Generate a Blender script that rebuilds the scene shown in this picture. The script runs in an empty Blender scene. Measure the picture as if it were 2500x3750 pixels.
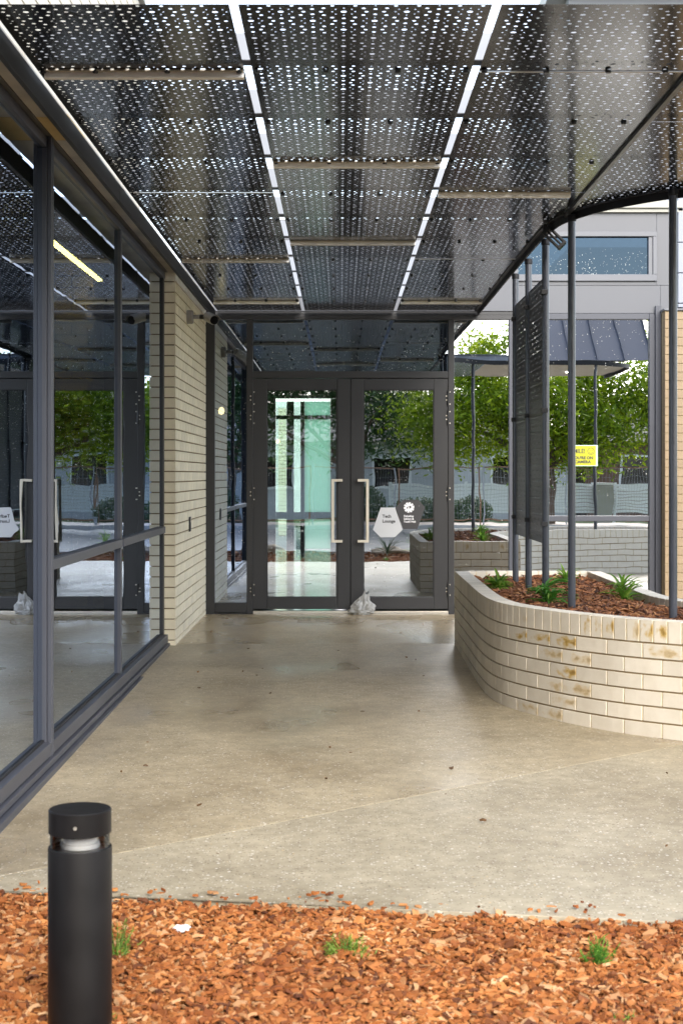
import bpy, bmesh, math, random
from mathutils import Vector, Matrix, Euler, noise
from mathutils.geometry import delaunay_2d_cdt

random.seed(7)
S = bpy.context.scene
COL = S.collection
PI = math.pi
EYE = 1.39            # camera height above the floor at the door
F = 5740.0            # focal length in photograph pixels

# ------------------------------------------------------------------ camera, sky, sun, exposure
cam = bpy.data.cameras.new('camera')
cam.sensor_width = 36.0
cam.lens = 36.0 * F / 3750.0
cam.shift_x = 0.0008
cam.shift_y = -0.0365
cam.clip_start = 0.05
cam.clip_end = 900
cam.dof.use_dof = True
cam.dof.focus_distance = 12.0
cam.dof.aperture_fstop = 8.0
camo = bpy.data.objects.new('camera', cam)
COL.objects.link(camo)
camo.location = (0, 0, EYE)
camo.rotation_euler = (PI / 2, 0, 0)
S.camera = camo

SUN_EL, SUN_AZ = 34.0, 166.0      # degrees; azimuth measured from +Y clockwise: behind the camera
W = bpy.data.worlds.new('World')
S.world = W
W.use_nodes = True
wn = W.node_tree
wn.nodes.clear()
sky = wn.nodes.new('ShaderNodeTexSky')
sky.sky_type = 'NISHITA'
sky.sun_disc = False
sky.sun_elevation = math.radians(SUN_EL)
sky.sun_rotation = math.radians(SUN_AZ)
sky.air_density = 1.0
sky.dust_density = 1.2
sky.ozone_density = 1.0
hs = wn.nodes.new('ShaderNodeHueSaturation')
hs.inputs['Saturation'].default_value = 0.52
bg = wn.nodes.new('ShaderNodeBackground')
bg.inputs['Strength'].default_value = 0.15
wo = wn.nodes.new('ShaderNodeOutputWorld')
wn.links.new(sky.outputs[0], hs.inputs['Color'])
wn.links.new(hs.outputs[0], bg.inputs['Color'])
wn.links.new(bg.outputs[0], wo.inputs['Surface'])

sl = bpy.data.lights.new('sun', 'SUN')
sl.energy = 1.0
sl.angle = math.radians(40)
sl.color = (1.0, 0.92, 0.80)
so = bpy.data.objects.new('sun', sl)
COL.objects.link(so)
_el, _az = math.radians(SUN_EL), math.radians(SUN_AZ)
_d = Vector((math.sin(_az) * math.cos(_el), math.cos(_az) * math.cos(_el), math.sin(_el)))
so.rotation_euler = (-_d).to_track_quat('-Z', 'Y').to_euler()
so.location = _d * 60

S.view_settings.view_transform = 'Standard'
S.view_settings.look = 'None'
S.view_settings.exposure = 1.95
S.view_settings.gamma = 1.0
S.view_settings.use_curve_mapping = False
S.render.engine = 'CYCLES'
S.cycles.max_bounces = 14
S.cycles.glossy_bounces = 8
S.cycles.transparent_max_bounces = 24
S.cycles.transmission_bounces = 8
S.cycles.sample_clamp_indirect = 6.0
S.cycles.caustics_reflective = False
S.cycles.use_denoising = True

# ------------------------------------------------------------------ helpers: names, tags, meshes
def tag(o, label=None, cat=None, group=None, kind=None):
    if label: o['label'] = label
    if cat: o['category'] = cat
    if group: o['group'] = group
    if kind: o['kind'] = kind
    return o

def link(name, data, parent=None):
    o = bpy.data.objects.new(name, data)
    COL.objects.link(o)
    if parent is not None:
        o.parent = parent
        o.matrix_parent_inverse = parent.matrix_world.inverted() if False else Matrix.Translation(-Vector(parent.location)) @ Matrix.Identity(4)
    return o

def thing(name, label, cat, loc=(0, 0, 0), group=None, kind=None):
    o = bpy.data.objects.new(name, None)
    COL.objects.link(o)
    o.location = loc
    o.empty_display_size = 0.1
    tag(o, label, cat, group, kind)
    return o

class MB:
    """collects shapes into one mesh"""
    def __init__(self):
        self.v, self.f, self.m = [], [], []
    def add(self, vs, fs, mi=0):
        n = len(self.v)
        self.v += [tuple(p) for p in vs]
        self.f += [tuple(i + n for i in f) for f in fs]
        self.m += [mi] * len(fs)
        return self
    def box(self, x0, x1, y0, y1, z0, z1, mi=0):
        vs = [(x, y, z) for x in (x0, x1) for y in (y0, y1) for z in (z0, z1)]
        fs = [(0, 1, 3, 2), (4, 6, 7, 5), (0, 4, 5, 1), (2, 3, 7, 6), (0, 2, 6, 4), (1, 5, 7, 3)]
        return self.add(vs, fs, mi)
    def obox(self, c, ax, ay, az, mi=0):
        """box about centre c with half-axis vectors"""
        c, ax, ay, az = Vector(c), Vector(ax), Vector(ay), Vector(az)
        vs = [c + ax * i + ay * j + az * k for i in (-1, 1) for j in (-1, 1) for k in (-1, 1)]
        fs = [(0, 1, 3, 2), (4, 6, 7, 5), (0, 4, 5, 1), (2, 3, 7, 6), (0, 2, 6, 4), (1, 5, 7, 3)]
        return self.add(vs, fs, mi)
    def tube(self, pts, rads, n=12, cap=True, mi=0):
        pts = [Vector(p) for p in pts]
        if not isinstance(rads, (list, tuple)): rads = [rads] * len(pts)
        vs, fs = [], []
        ref = None
        for i, p in enumerate(pts):
            t = (pts[min(i + 1, len(pts) - 1)] - pts[max(i - 1, 0)])
            t = t.normalized() if t.length > 1e-9 else Vector((0, 0, 1))
            if ref is None:
                ref = Vector((1, 0, 0)) if abs(t.x) < 0.9 else Vector((0, 1, 0))
            a = (ref - t * ref.dot(t)).normalized()
            b = t.cross(a)
            ref = a
            for k in range(n):
                q = 2 * PI * k / n
                vs.append(p + a * math.cos(q) * rads[i] + b * math.sin(q) * rads[i])
        for i in range(len(pts) - 1):
            for k in range(n):
                k2 = (k + 1) % n
                fs.append((i * n + k, i * n + k2, (i + 1) * n + k2, (i + 1) * n + k))
        if cap:
            fs.append(tuple(range(n - 1, -1, -1)))
            fs.append(tuple(range((len(pts) - 1) * n, len(pts) * n)))
        return self.add(vs, fs, mi)
    def lathe(self, prof, c=(0, 0, 0), n=40, mi=0):
        cx, cy, cz = c
        vs, fs = [], []
        for r, z in prof:
            for k in range(n):
                q = 2 * PI * k / n
                vs.append((cx + r * math.cos(q), cy + r * math.sin(q), cz + z))
        for i in range(len(prof) - 1):
            for k in range(n):
                k2 = (k + 1) % n
                fs.append((i * n + k, i * n + k2, (i + 1) * n + k2, (i + 1) * n + k))
        return self.add(vs, fs, mi)
    def prism(self, poly, z0, z1, mi=0):
        """poly counter-clockwise; z may be numbers or functions of (x, y)"""
        n = len(poly)
        g0 = z0 if callable(z0) else (lambda x, y: z0)
        g1 = z1 if callable(z1) else (lambda x, y: z1)
        vs = [(x, y, g0(x, y)) for x, y in poly] + [(x, y, g1(x, y)) for x, y in poly]
        fs = [tuple(range(n - 1, -1, -1)), tuple(range(n, 2 * n))]
        fs += [(i, (i + 1) % n, n + (i + 1) % n, n + i) for i in range(n)]
        return self.add(vs, fs, mi)
    def mesh(self, name, mats, smooth=False):
        me = bpy.data.meshes.new(name)
        me.from_pydata(self.v, [], self.f)
        if not isinstance(mats, (list, tuple)): mats = [mats]
        for m in mats: me.materials.append(m)
        if len(mats) > 1:
            me.polygons.foreach_set('material_index', self.m)
        if smooth:
            me.polygons.foreach_set('use_smooth', [True] * len(me.polygons))
            me.set_sharp_from_angle(angle=math.radians(35))
        me.update()
        return me
    def build(self, name, mats, parent=None, smooth=False, bevel=0.0, fix=True):
        me = self.mesh(name, mats, smooth)
        if fix and len(me.polygons) < 4000:
            bm = bmesh.new(); bm.from_mesh(me)
            bmesh.ops.recalc_face_normals(bm, faces=bm.faces)
            bm.to_mesh(me); bm.free()
        o = link(name, me, parent)
        if bevel:
            b = o.modifiers.new('bevel', 'BEVEL')
            b.width = bevel; b.segments = 2; b.limit_method = 'ANGLE'
        return o

def box(name, x0, x1, y0, y1, z0, z1, mat, parent=None, bevel=0.0):
    return MB().box(x0, x1, y0, y1, z0, z1).build(name, mat, parent, bevel=bevel)

def copy_to(o, parent, loc=None, rot=None):
    c = o.copy()
    COL.objects.link(c)
    c.parent = parent
    if loc is not None: c.location = loc
    if rot is not None: c.rotation_euler = rot
    return c

def copy_tree(o, parent=None):
    c = o.copy()
    COL.objects.link(c)
    c.parent = parent
    for ch in o.children:
        copy_tree(ch, c)
    return c

def text_mesh(body, size, mat, depth=0.0006, align='LEFT', bold=0.0, spacing=1.0):
    cu = bpy.data.curves.new('lettering', 'FONT')
    cu.body = body
    cu.size = size
    cu.extrude = depth
    cu.align_x = align
    cu.offset = bold
    cu.space_line = spacing
    cu.resolution_u = 3
    t = bpy.data.objects.new('lettering_source', cu)
    COL.objects.link(t)
    dg = bpy.context.evaluated_depsgraph_get()
    me = bpy.data.meshes.new_from_object(t.evaluated_get(dg))
    bpy.data.objects.remove(t)
    me.materials.clear()
    me.materials.append(mat)
    return me

# ------------------------------------------------------------------ materials
def nt(name):
    m = bpy.data.materials.new(name)
    m.use_nodes = True
    t = m.node_tree
    b = t.nodes['Principled BSDF']
    return m, t, b

def rgba(c): return (c[0], c[1], c[2], 1.0)

def ramp(t, src, stops):
    r = t.nodes.new('ShaderNodeValToRGB')
    el = r.color_ramp.elements
    while len(el) < len(stops): el.new(0.5)
    for e, (p, c) in zip(el, stops):
        e.position = p
        e.color = rgba(c) if isinstance(c, (tuple, list)) else (c, c, c, 1)
    t.links.new(src, r.inputs[0])
    return r

def noise_tex(t, scale, detail=4, rough=0.55, coord='Object', stretch=None):
    tc = t.nodes.new('ShaderNodeTexCoord')
    n = t.nodes.new('ShaderNodeTexNoise')
    n.inputs['Scale'].default_value = scale
    n.inputs['Detail'].default_value = detail
    n.inputs['Roughness'].default_value = rough
    if stretch:
        mp = t.nodes.new('ShaderNodeMapping')
        mp.inputs['Scale'].default_value = stretch
        t.links.new(tc.outputs[coord], mp.inputs[0])
        t.links.new(mp.outputs[0], n.inputs['Vector'])
    else:
        t.links.new(tc.outputs[coord], n.inputs['Vector'])
    return n

def mix(t, fac, a, b, mode='MIX'):
    x = t.nodes.new('ShaderNodeMix')
    x.data_type = 'RGBA'
    x.blend_type = mode
    for sock, val in ((x.inputs[0], fac), (x.inputs[6], a), (x.inputs[7], b)):
        if hasattr(val, 'links') or hasattr(val, 'is_linked'):
            t.links.new(val, sock)
        elif isinstance(val, (tuple, list)):
            sock.default_value = rgba(val)
        else:
            sock.default_value = val
    return x.outputs[2]

def bump(t, b, h, strength=0.2, dist=0.01):
    n = t.nodes.new('ShaderNodeBump')
    n.inputs['Strength'].default_value = strength
    n.inputs['Distance'].default_value = dist
    t.links.new(h, n.inputs['Height'])
    t.links.new(n.outputs[0], b.inputs['Normal'])

def simple(name, col, rough=0.5, metal=0.0, var=0.12, nscale=6.0, bstr=0.0, rvar=0.0, spec=None, coat=0.0):
    m, t, b = nt(name)
    n = noise_tex(t, nscale)
    lo = tuple(max(0, c * (1 - var)) for c in col)
    hi = tuple(min(1, c * (1 + var)) for c in col)
    r = ramp(t, n.outputs['Fac'], [(0.3, lo), (0.7, hi)])
    t.links.new(r.outputs[0], b.inputs['Base Color'])
    b.inputs['Metallic'].default_value = metal
    if rvar:
        rr = ramp(t, n.outputs['Fac'], [(0.3, max(0.02, rough - rvar)), (0.7, rough + rvar)])
        t.links.new(rr.outputs[0], b.inputs['Roughness'])
    else:
        b.inputs['Roughness'].default_value = rough
    if spec is not None: b.inputs['IOR'].default_value = spec
    if coat: b.inputs['Coat Weight'].default_value = coat
    if bstr:
        n2 = noise_tex(t, nscale * 18)
        bump(t, b, n2.outputs['Fac'], bstr, 0.003)
    return m

def brick_mat(name, col, stain=None, var=0.1, rough=0.75):
    m, t, b = nt(name)
    oi = t.nodes.new('ShaderNodeObjectInfo')
    n = noise_tex(t, 9.0, 3)
    n2 = noise_tex(t, 160.0, 2)
    lo = tuple(c * (1 - var) for c in col)
    hi = tuple(min(1, c * (1 + var)) for c in col)
    base = ramp(t, oi.outputs['Random'], [(0.0, lo), (1.0, hi)]).outputs[0]
    mott = ramp(t, n.outputs['Fac'], [(0.3, (0.90, 0.885, 0.86)), (0.7, (1.0, 1.0, 1.0))]).outputs[0]
    c = mix(t, 1.0, base, mott, 'MULTIPLY')
    sp = ramp(t, n2.outputs['Fac'], [(0.22, (0.6, 0.55, 0.5)), (0.33, (1, 1, 1))]).outputs[0]
    c = mix(t, 0.55, c, mix(t, 1.0, c, sp, 'MULTIPLY'))
    if stain:
        tc = t.nodes.new('ShaderNodeTexCoord')
        mp = t.nodes.new('ShaderNodeMapping')
        mp.inputs['Location'].default_value = (-0.5, -0.075, -0.5)
        t.links.new(tc.outputs['Generated'], mp.inputs[0])
        nn = t.nodes.new('ShaderNodeTexNoise')
        nn.noise_dimensions = '4D'
        nn.inputs['Scale'].default_value = 2.6
        nn.inputs['Detail'].default_value = 5
        mp2 = t.nodes.new('ShaderNodeMapping'); mp2.inputs['Scale'].default_value = (1.7, 1.7, 0.9)
        t.links.new(tc.outputs['Generated'], mp2.inputs[0]); t.links.new(mp2.outputs[0], nn.inputs['Vector'])
        ml = t.nodes.new('ShaderNodeMath'); ml.operation = 'MULTIPLY'; ml.inputs[1].default_value = 40
        t.links.new(oi.outputs['Random'], ml.inputs[0])
        t.links.new(ml.outputs[0], nn.inputs['W'])
        ln = t.nodes.new('ShaderNodeVectorMath'); ln.operation = 'LENGTH'
        mp.inputs['Scale'].default_value = (1.0, 0.15, 1.0)
        t.links.new(mp.outputs[0], ln.inputs[0])
        sub = t.nodes.new('ShaderNodeMath'); sub.operation = 'SUBTRACT'
        t.links.new(nn.outputs['Fac'], sub.inputs[0])
        mm = t.nodes.new('ShaderNodeMath'); mm.operation = 'MULTIPLY'; mm.inputs[1].default_value = 0.75
        t.links.new(ln.outputs['Value'], mm.inputs[0])
        t.links.new(mm.outputs[0], sub.inputs[1])
        f1 = ramp(t, sub.outputs[0], [(0.20, 0.0), (0.42, stain)]).outputs[0]
        f2 = ramp(t, sub.outputs[0], [(0.38, 0.0), (0.52, stain * 0.75)]).outputs[0]
        c = mix(t, f1, c, (0.56, 0.36, 0.07))
        c = mix(t, f2, c, (0.20, 0.10, 0.015))
    t.links.new(c, b.inputs['Base Color'])
    b.inputs['Roughness'].default_value = rough
    bump(t, b, n2.outputs['Fac'], 0.12, 0.002)
    return m

def glass_mat(name, tint, base_refl, mirror=(0.93, 0.97, 1.0), rough=0.0):
    """tinted window glass: a clear tinted sheet under a reflection that grows with the angle"""
    m = bpy.data.materials.new(name)
    m.use_nodes = True
    t = m.node_tree
    t.nodes.clear()
    out = t.nodes.new('ShaderNodeOutputMaterial')
    tr = t.nodes.new('ShaderNodeBsdfTransparent')
    tr.inputs[0].default_value = rgba(tint)
    gl = t.nodes.new('ShaderNodeBsdfGlossy')
    gl.inputs['Color'].default_value = rgba(mirror)
    gl.inputs['Roughness'].default_value = rough
    fr = t.nodes.new('ShaderNodeFresnel')
    fr.inputs['IOR'].default_value = 1.55
    mr = t.nodes.new('ShaderNodeMapRange')
    mr.inputs['From Min'].default_value = 0.0
    mr.inputs['From Max'].default_value = 1.0
    mr.inputs['To Min'].default_value = base_refl
    mr.inputs['To Max'].default_value = 1.0
    t.links.new(fr.outputs[0], mr.inputs['Value'])
    n = noise_tex(t, 1.7, 2)
    bm_ = t.nodes.new('ShaderNodeBump')
    bm_.inputs['Strength'].default_value = 0.06
    bm_.inputs['Distance'].default_value = 0.01
    t.links.new(n.outputs['Fac'], bm_.inputs['Height'])
    t.links.new(bm_.outputs[0], gl.inputs['Normal'])
    mx = t.nodes.new('ShaderNodeMixShader')
    t.links.new(mr.outputs[0], mx.inputs[0])
    t.links.new(tr.outputs[0], mx.inputs[1])
    t.links.new(gl.outputs[0], mx.inputs[2])
    t.links.new(mx.outputs[0], out.inputs['Surface'])
    return m

def emit_mat(name, col, strength):
    m = bpy.data.materials.new(name)
    m.use_nodes = True
    t = m.node_tree
    t.nodes.clear()
    out = t.nodes.new('ShaderNodeOutputMaterial')
    e = t.nodes.new('ShaderNodeEmission')
    e.inputs[0].default_value = rgba(col)
    e.inputs[1].default_value = strength
    t.links.new(e.outputs[0], out.inputs['Surface'])
    return m

def island_mat(name, stops, rough=0.8, trans=0.0, hue_noise=None):
    """colour picked per separate chip or leaf"""
    m, t, b = nt(name)
    g = t.nodes.new('ShaderNodeNewGeometry')
    r = ramp(t, g.outputs['Random Per Island'], stops)
    c = r.outputs[0]
    if hue_noise:
        n = noise_tex(t, hue_noise[0], 2)
        mul = ramp(t, n.outputs['Fac'], [(0.35, hue_noise[1]), (0.65, hue_noise[2])]).outputs[0]
        c = mix(t, 1.0, c, mul, 'MULTIPLY')
    t.links.new(c, b.inputs['Base Color'])
    b.inputs['Roughness'].default_value = rough
    if trans:
        tl = t.nodes.new('ShaderNodeBsdfTranslucent')
        t.links.new(c, tl.inputs[0])
        mx = t.nodes.new('ShaderNodeMixShader')
        mx.inputs[0].default_value = trans
        t.links.new(b.outputs[0], mx.inputs[1])
        t.links.new(tl.outputs[0], mx.inputs[2])
        t.links.new(mx.outputs[0], t.nodes['Material Output'].inputs['Surface'])
    return m

M = {}
M['cream'] = brick_mat('cream_brick', (0.93, 0.855, 0.67), var=0.06)
M['cream_light'] = brick_mat('pale_brick', (0.79, 0.73, 0.625), var=0.08)
M['cream_stain'] = brick_mat('stained_pale_brick', (0.79, 0.73, 0.625), stain=0.9, var=0.08)
M['cream_spot'] = brick_mat('spotted_pale_brick', (0.79, 0.73, 0.625), stain=0.5, var=0.08)
M['tan'] = brick_mat('tan_brick', (0.27, 0.20, 0.125), var=0.06)
M['ochre'] = brick_mat('ochre_brick', (0.60, 0.44, 0.2), var=0.06)
M['mortar_light'] = simple('light_mortar', (0.68, 0.59, 0.42), 0.9, nscale=30, bstr=0.2)
M['mortar_dark'] = simple('raked_mortar', (0.24, 0.17, 0.09), 0.95, nscale=30, bstr=0.2)
M['mortar_grey'] = simple('grey_raked_mortar', (0.36, 0.28, 0.17), 0.95, nscale=30, bstr=0.2)
M['frame'] = simple('charcoal_powder_coat', (0.022, 0.0215, 0.023), 0.42, var=0.06, nscale=3, bstr=0.02)
M['frame_skylit'] = simple('skylit_charcoal_coat', (0.052, 0.056, 0.072), 0.45, var=0.06, nscale=3, bstr=0.02)  # charcoal frame coat with blue sky light put into its colour
M['post'] = simple('dark_post_paint', (0.045, 0.05, 0.065), 0.3, var=0.15, nscale=8, coat=0.3)
M['black'] = simple('black_plastic', (0.012, 0.012, 0.013), 0.35)
M['rubber'] = simple('black_gasket', (0.010, 0.010, 0.011), 0.6)
M['steel'] = simple('brushed_steel', (0.62, 0.57, 0.49), 0.38, metal=0.85, var=0.05, nscale=40)
M['handle'] = simple('satin_handle', (0.66, 0.60, 0.50), 0.42, metal=0.35, var=0.04, nscale=40)
M['galv'] = simple('purlin_galvanised', (0.24, 0.26, 0.30), 0.5, metal=0.1, var=0.1, nscale=5)
M['purlin_shade'] = simple('purlin_shaded_underside', (0.035, 0.036, 0.045), 0.5)  # same purlin steel, the shade on its underside put into the colour
M['batten'] = simple('cream_joint_strip', (0.92, 0.90, 0.86), 0.5, var=0.06, nscale=5)
M['canopy'] = simple('perforated_panel_paint', (0.007, 0.0066, 0.0068), 0.14, var=0.12, nscale=1.3, rvar=0.02, spec=1.31)
M['canopy_edge'] = simple('canopy_edge_paint', (0.02, 0.020, 0.023), 0.55, var=0.1, nscale=2, spec=1.3)
M['reflector'] = simple('lamp_reflector', (0.72, 0.70, 0.68), 0.35, metal=0.2, var=0.03)
M['flood'] = simple('floodlight_black', (0.006, 0.006, 0.006), 0.65)
M['screen'] = simple('screen_panel_paint', (0.04, 0.041, 0.045), 0.33, var=0.1, nscale=2)
M['clad'] = simple('grey_wall_panel', (0.095, 0.099, 0.113), 0.42, var=0.05, nscale=1.2, rvar=0.05)
M['clad_frame'] = simple('grey_window_frame', (0.115, 0.12, 0.138), 0.4, var=0.04, nscale=2)
M['board'] = simple('pale_cladding_board', (0.24, 0.26, 0.31), 0.5, var=0.04, nscale=3)
M['capping'] = simple('cream_capping', (0.34, 0.335, 0.30), 0.5, var=0.04, nscale=3)
M['white'] = simple('white_paint', (0.78, 0.78, 0.78), 0.5, var=0.03)
M['white_plastic'] = simple('white_plastic_sheet', (0.72, 0.74, 0.77), 0.25, var=0.08, nscale=20)
M['camera_grey'] = simple('camera_housing', (0.30, 0.285, 0.27), 0.35, var=0.06)
M['lens'] = simple('camera_glass', (0.004, 0.004, 0.005), 0.05)
M['sign_white'] = simple('white_sign_vinyl', (0.50, 0.51, 0.53), 0.4, var=0.02)
M['sign_dark'] = simple('dark_sign_vinyl', (0.045, 0.043, 0.046), 0.4, var=0.03)
M['ink'] = simple('black_print', (0.03, 0.03, 0.035), 0.5, var=0.02)
M['print_white'] = simple('white_print', (0.78, 0.78, 0.80), 0.5, var=0.02)
M['sign_yellow'] = simple('yellow_sign', (0.40, 0.39, 0.006), 0.4, var=0.03)
M['sign_pale'] = simple('pale_green_sign_border', (0.45, 0.68, 0.52), 0.4, var=0.03)
M['glass_door'] = glass_mat('door_glass', (0.80, 0.88, 0.85), 0.46, (0.88, 0.94, 1.0))
M['glass_side'] = glass_mat('side_glass', (0.18, 0.25, 0.27), 0.60, (0.74, 0.84, 1.0))
M['glass_win'] = glass_mat('window_glass', (0.10, 0.13, 0.17), 0.74, (0.93, 0.96, 1.0))
M['glass_transom'] = glass_mat('transom_glass', (0.10, 0.13, 0.16), 0.58, (0.46, 0.52, 0.60))
M['glass_up'] = glass_mat('upper_window_glass', (0.05, 0.08, 0.11), 0.12, (0.11, 0.17, 0.24))
M['glass_in'] = glass_mat('inner_glass', (0.80, 0.92, 0.88), 0.08)
M['glass_back'] = bpy.data.materials.new('clear_glass_back')
M['glass_back'].use_nodes = True
_t = M['glass_back'].node_tree
_t.nodes.clear()
_o = _t.nodes.new('ShaderNodeOutputMaterial'); _b = _t.nodes.new('ShaderNodeBsdfTransparent')
_b.inputs[0].default_value = (0.97, 0.985, 0.98, 1)
_t.links.new(_b.outputs[0], _o.inputs['Surface'])
def glass_sheet(name, x0, x1, y0, y1, z0, z1, mat, parent, face):
    """a pane whose outward face (index FACE of the box) carries the reflection"""
    mb = MB().box(x0, x1, y0, y1, z0, z1)
    mb.m = [0 if i == face else 1 for i in range(6)]
    return mb.build(name, [mat, M['glass_back']], parent)
M['droplet'] = simple('rain_droplet', (0.62, 0.62, 0.58), 0.12, var=0.05)
M['scrap'] = simple('white_paper', (0.85, 0.85, 0.88), 0.6, var=0.05)
M['soil'] = simple('dark_soil', (0.10, 0.045, 0.018), 0.95, nscale=12, bstr=0.4)
M['asphalt'] = simple('wet_asphalt', (0.05, 0.055, 0.068), 0.5, var=0.2, nscale=2, bstr=0.1, rvar=0.1)
M['kerb'] = simple('kerb_concrete', (0.42, 0.40, 0.37), 0.8, nscale=4, bstr=0.1)
M['path_pink'] = simple('pink_footpath', (0.44, 0.35, 0.31), 0.7, nscale=3, bstr=0.1)
M['lawn'] = simple('lawn_green', (0.075, 0.11, 0.035), 0.9, var=0.4, nscale=1.5, bstr=0.4)
M['rock'] = simple('sandstone_rock', (0.42, 0.34, 0.24), 0.85, var=0.25, nscale=4, bstr=0.5)
M['fence_white'] = simple('white_slat_paint', (0.86, 0.88, 0.92), 0.5, var=0.03)
M['rust'] = simple('rusty_fence_rail', (0.26, 0.14, 0.08), 0.7, var=0.4, nscale=9)
M['wire'] = simple('galvanised_wire', (0.35, 0.36, 0.37), 0.5, metal=0.4)
M['bark'] = simple('tree_bark', (0.12, 0.085, 0.06), 0.9, var=0.3, nscale=9, bstr=0.5)
M['house_brick'] = simple('brown_house_brick', (0.16, 0.095, 0.07), 0.85, var=0.25, nscale=6, bstr=0.2)
M['house_render'] = simple('pale_house_render', (0.52, 0.54, 0.58), 0.8, var=0.06)
M['roof'] = simple('dark_roof_tile', (0.07, 0.065, 0.07), 0.7, var=0.2)
M['inner_floor'] = simple('polished_floor', (0.34, 0.35, 0.34), 0.14, var=0.12, nscale=1.5)
M['inner_dark'] = simple('dark_inner_wall', (0.075, 0.07, 0.06), 0.7)
M['inner_ceil'] = simple('inner_ceiling', (0.20, 0.19, 0.17), 0.8)
M['soffit'] = simple('weathered_soffit_sheet', (0.44, 0.39, 0.31), 0.45, var=0.35, nscale=2.4)
M['soffit_track'] = simple('soffit_track', (0.085, 0.075, 0.062), 0.5, var=0.2, nscale=3)
M['lamp_warm'] = emit_mat('warm_lamp_glow', (1.0, 0.58, 0.24), 6.0)
M['lamp_line'] = emit_mat('linear_lamp_glow', (1.0, 0.66, 0.18), 16.0)
M['lamp_white'] = emit_mat('soffit_lamp_glow', (1.0, 0.9, 0.72), 6.0)
M['clear'] = glass_mat('clear_lens', (0.93, 0.94, 0.94), 0.03)
M['mulch'] = island_mat('orange_bark_chips', [(0.0, (0.11, 0.035, 0.011)), (0.12, (0.25, 0.078, 0.017)), (0.45, (0.40, 0.135, 0.028)), (0.78, (0.50, 0.215, 0.065)), (1.0, (0.58, 0.36, 0.19))], 0.85, hue_noise=(1.9, (0.66, 0.55, 0.45), (1.0, 1.0, 1.0)))
M['mulch_dark'] = island_mat('brown_bark_shreds', [(0.0, (0.05, 0.018, 0.008)), (0.35, (0.15, 0.055, 0.022)), (0.75, (0.27, 0.105, 0.04)), (1.0, (0.42, 0.20, 0.08))], 0.8)
M['leaf'] = island_mat('planter_leaf', [(0.0, (0.10, 0.24, 0.03)), (0.5, (0.24, 0.44, 0.05)), (1.0, (0.46, 0.58, 0.12))], 0.5, 0.5)
M['leaf_dark'] = island_mat('planter_leaf_dark', [(0.0, (0.07, 0.22, 0.03)), (0.6, (0.15, 0.38, 0.05)), (1.0, (0.3, 0.5, 0.08))], 0.5, 0.5)
M['needle'] = island_mat('shrub_needle', [(0.0, (0.07, 0.14, 0.02)), (0.6, (0.17, 0.30, 0.03)), (1.0, (0.33, 0.42, 0.10))], 0.6, 0.2)
M['tree_dark'] = island_mat('dark_foliage', [(0.0, (0.025, 0.06, 0.02)), (0.6, (0.05, 0.115, 0.03)), (1.0, (0.09, 0.16, 0.05))], 0.5, 0.4)
M['tree_light'] = island_mat('light_foliage', [(0.0, (0.11, 0.19, 0.010)), (0.6, (0.34, 0.46, 0.013)), (1.0, (0.48, 0.56, 0.02))], 0.5, 0.6, hue_noise=(0.9, (0.55, 0.66, 0.7), (1.0, 1.0, 1.0)))
M['hedge'] = island_mat('hedge_foliage', [(0.0, (0.02, 0.06, 0.02)), (1.0, (0.07, 0.14, 0.04))], 0.6, 0.2)

def translucent_pane(name, col):
    m = bpy.data.materials.new(name)
    m.use_nodes = True
    t = m.node_tree
    t.nodes.clear()
    out = t.nodes.new('ShaderNodeOutputMaterial')
    a = t.nodes.new('ShaderNodeBsdfTranslucent'); a.inputs[0].default_value = rgba(col)
    b = t.nodes.new('ShaderNodeBsdfGlossy'); b.inputs[0].default_value = rgba((0.8, 0.9, 0.88)); b.inputs['Roughness'].default_value = 0.1
    x = t.nodes.new('ShaderNodeMixShader'); x.inputs[0].default_value = 0.06
    t.links.new(a.outputs[0], x.inputs[1]); t.links.new(b.outputs[0], x.inputs[2])
    t.links.new(x.outputs[0], out.inputs['Surface'])
    return m
M['mint'] = translucent_pane('mint_frosted_glass', (0.70, 0.97, 0.80))

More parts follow.
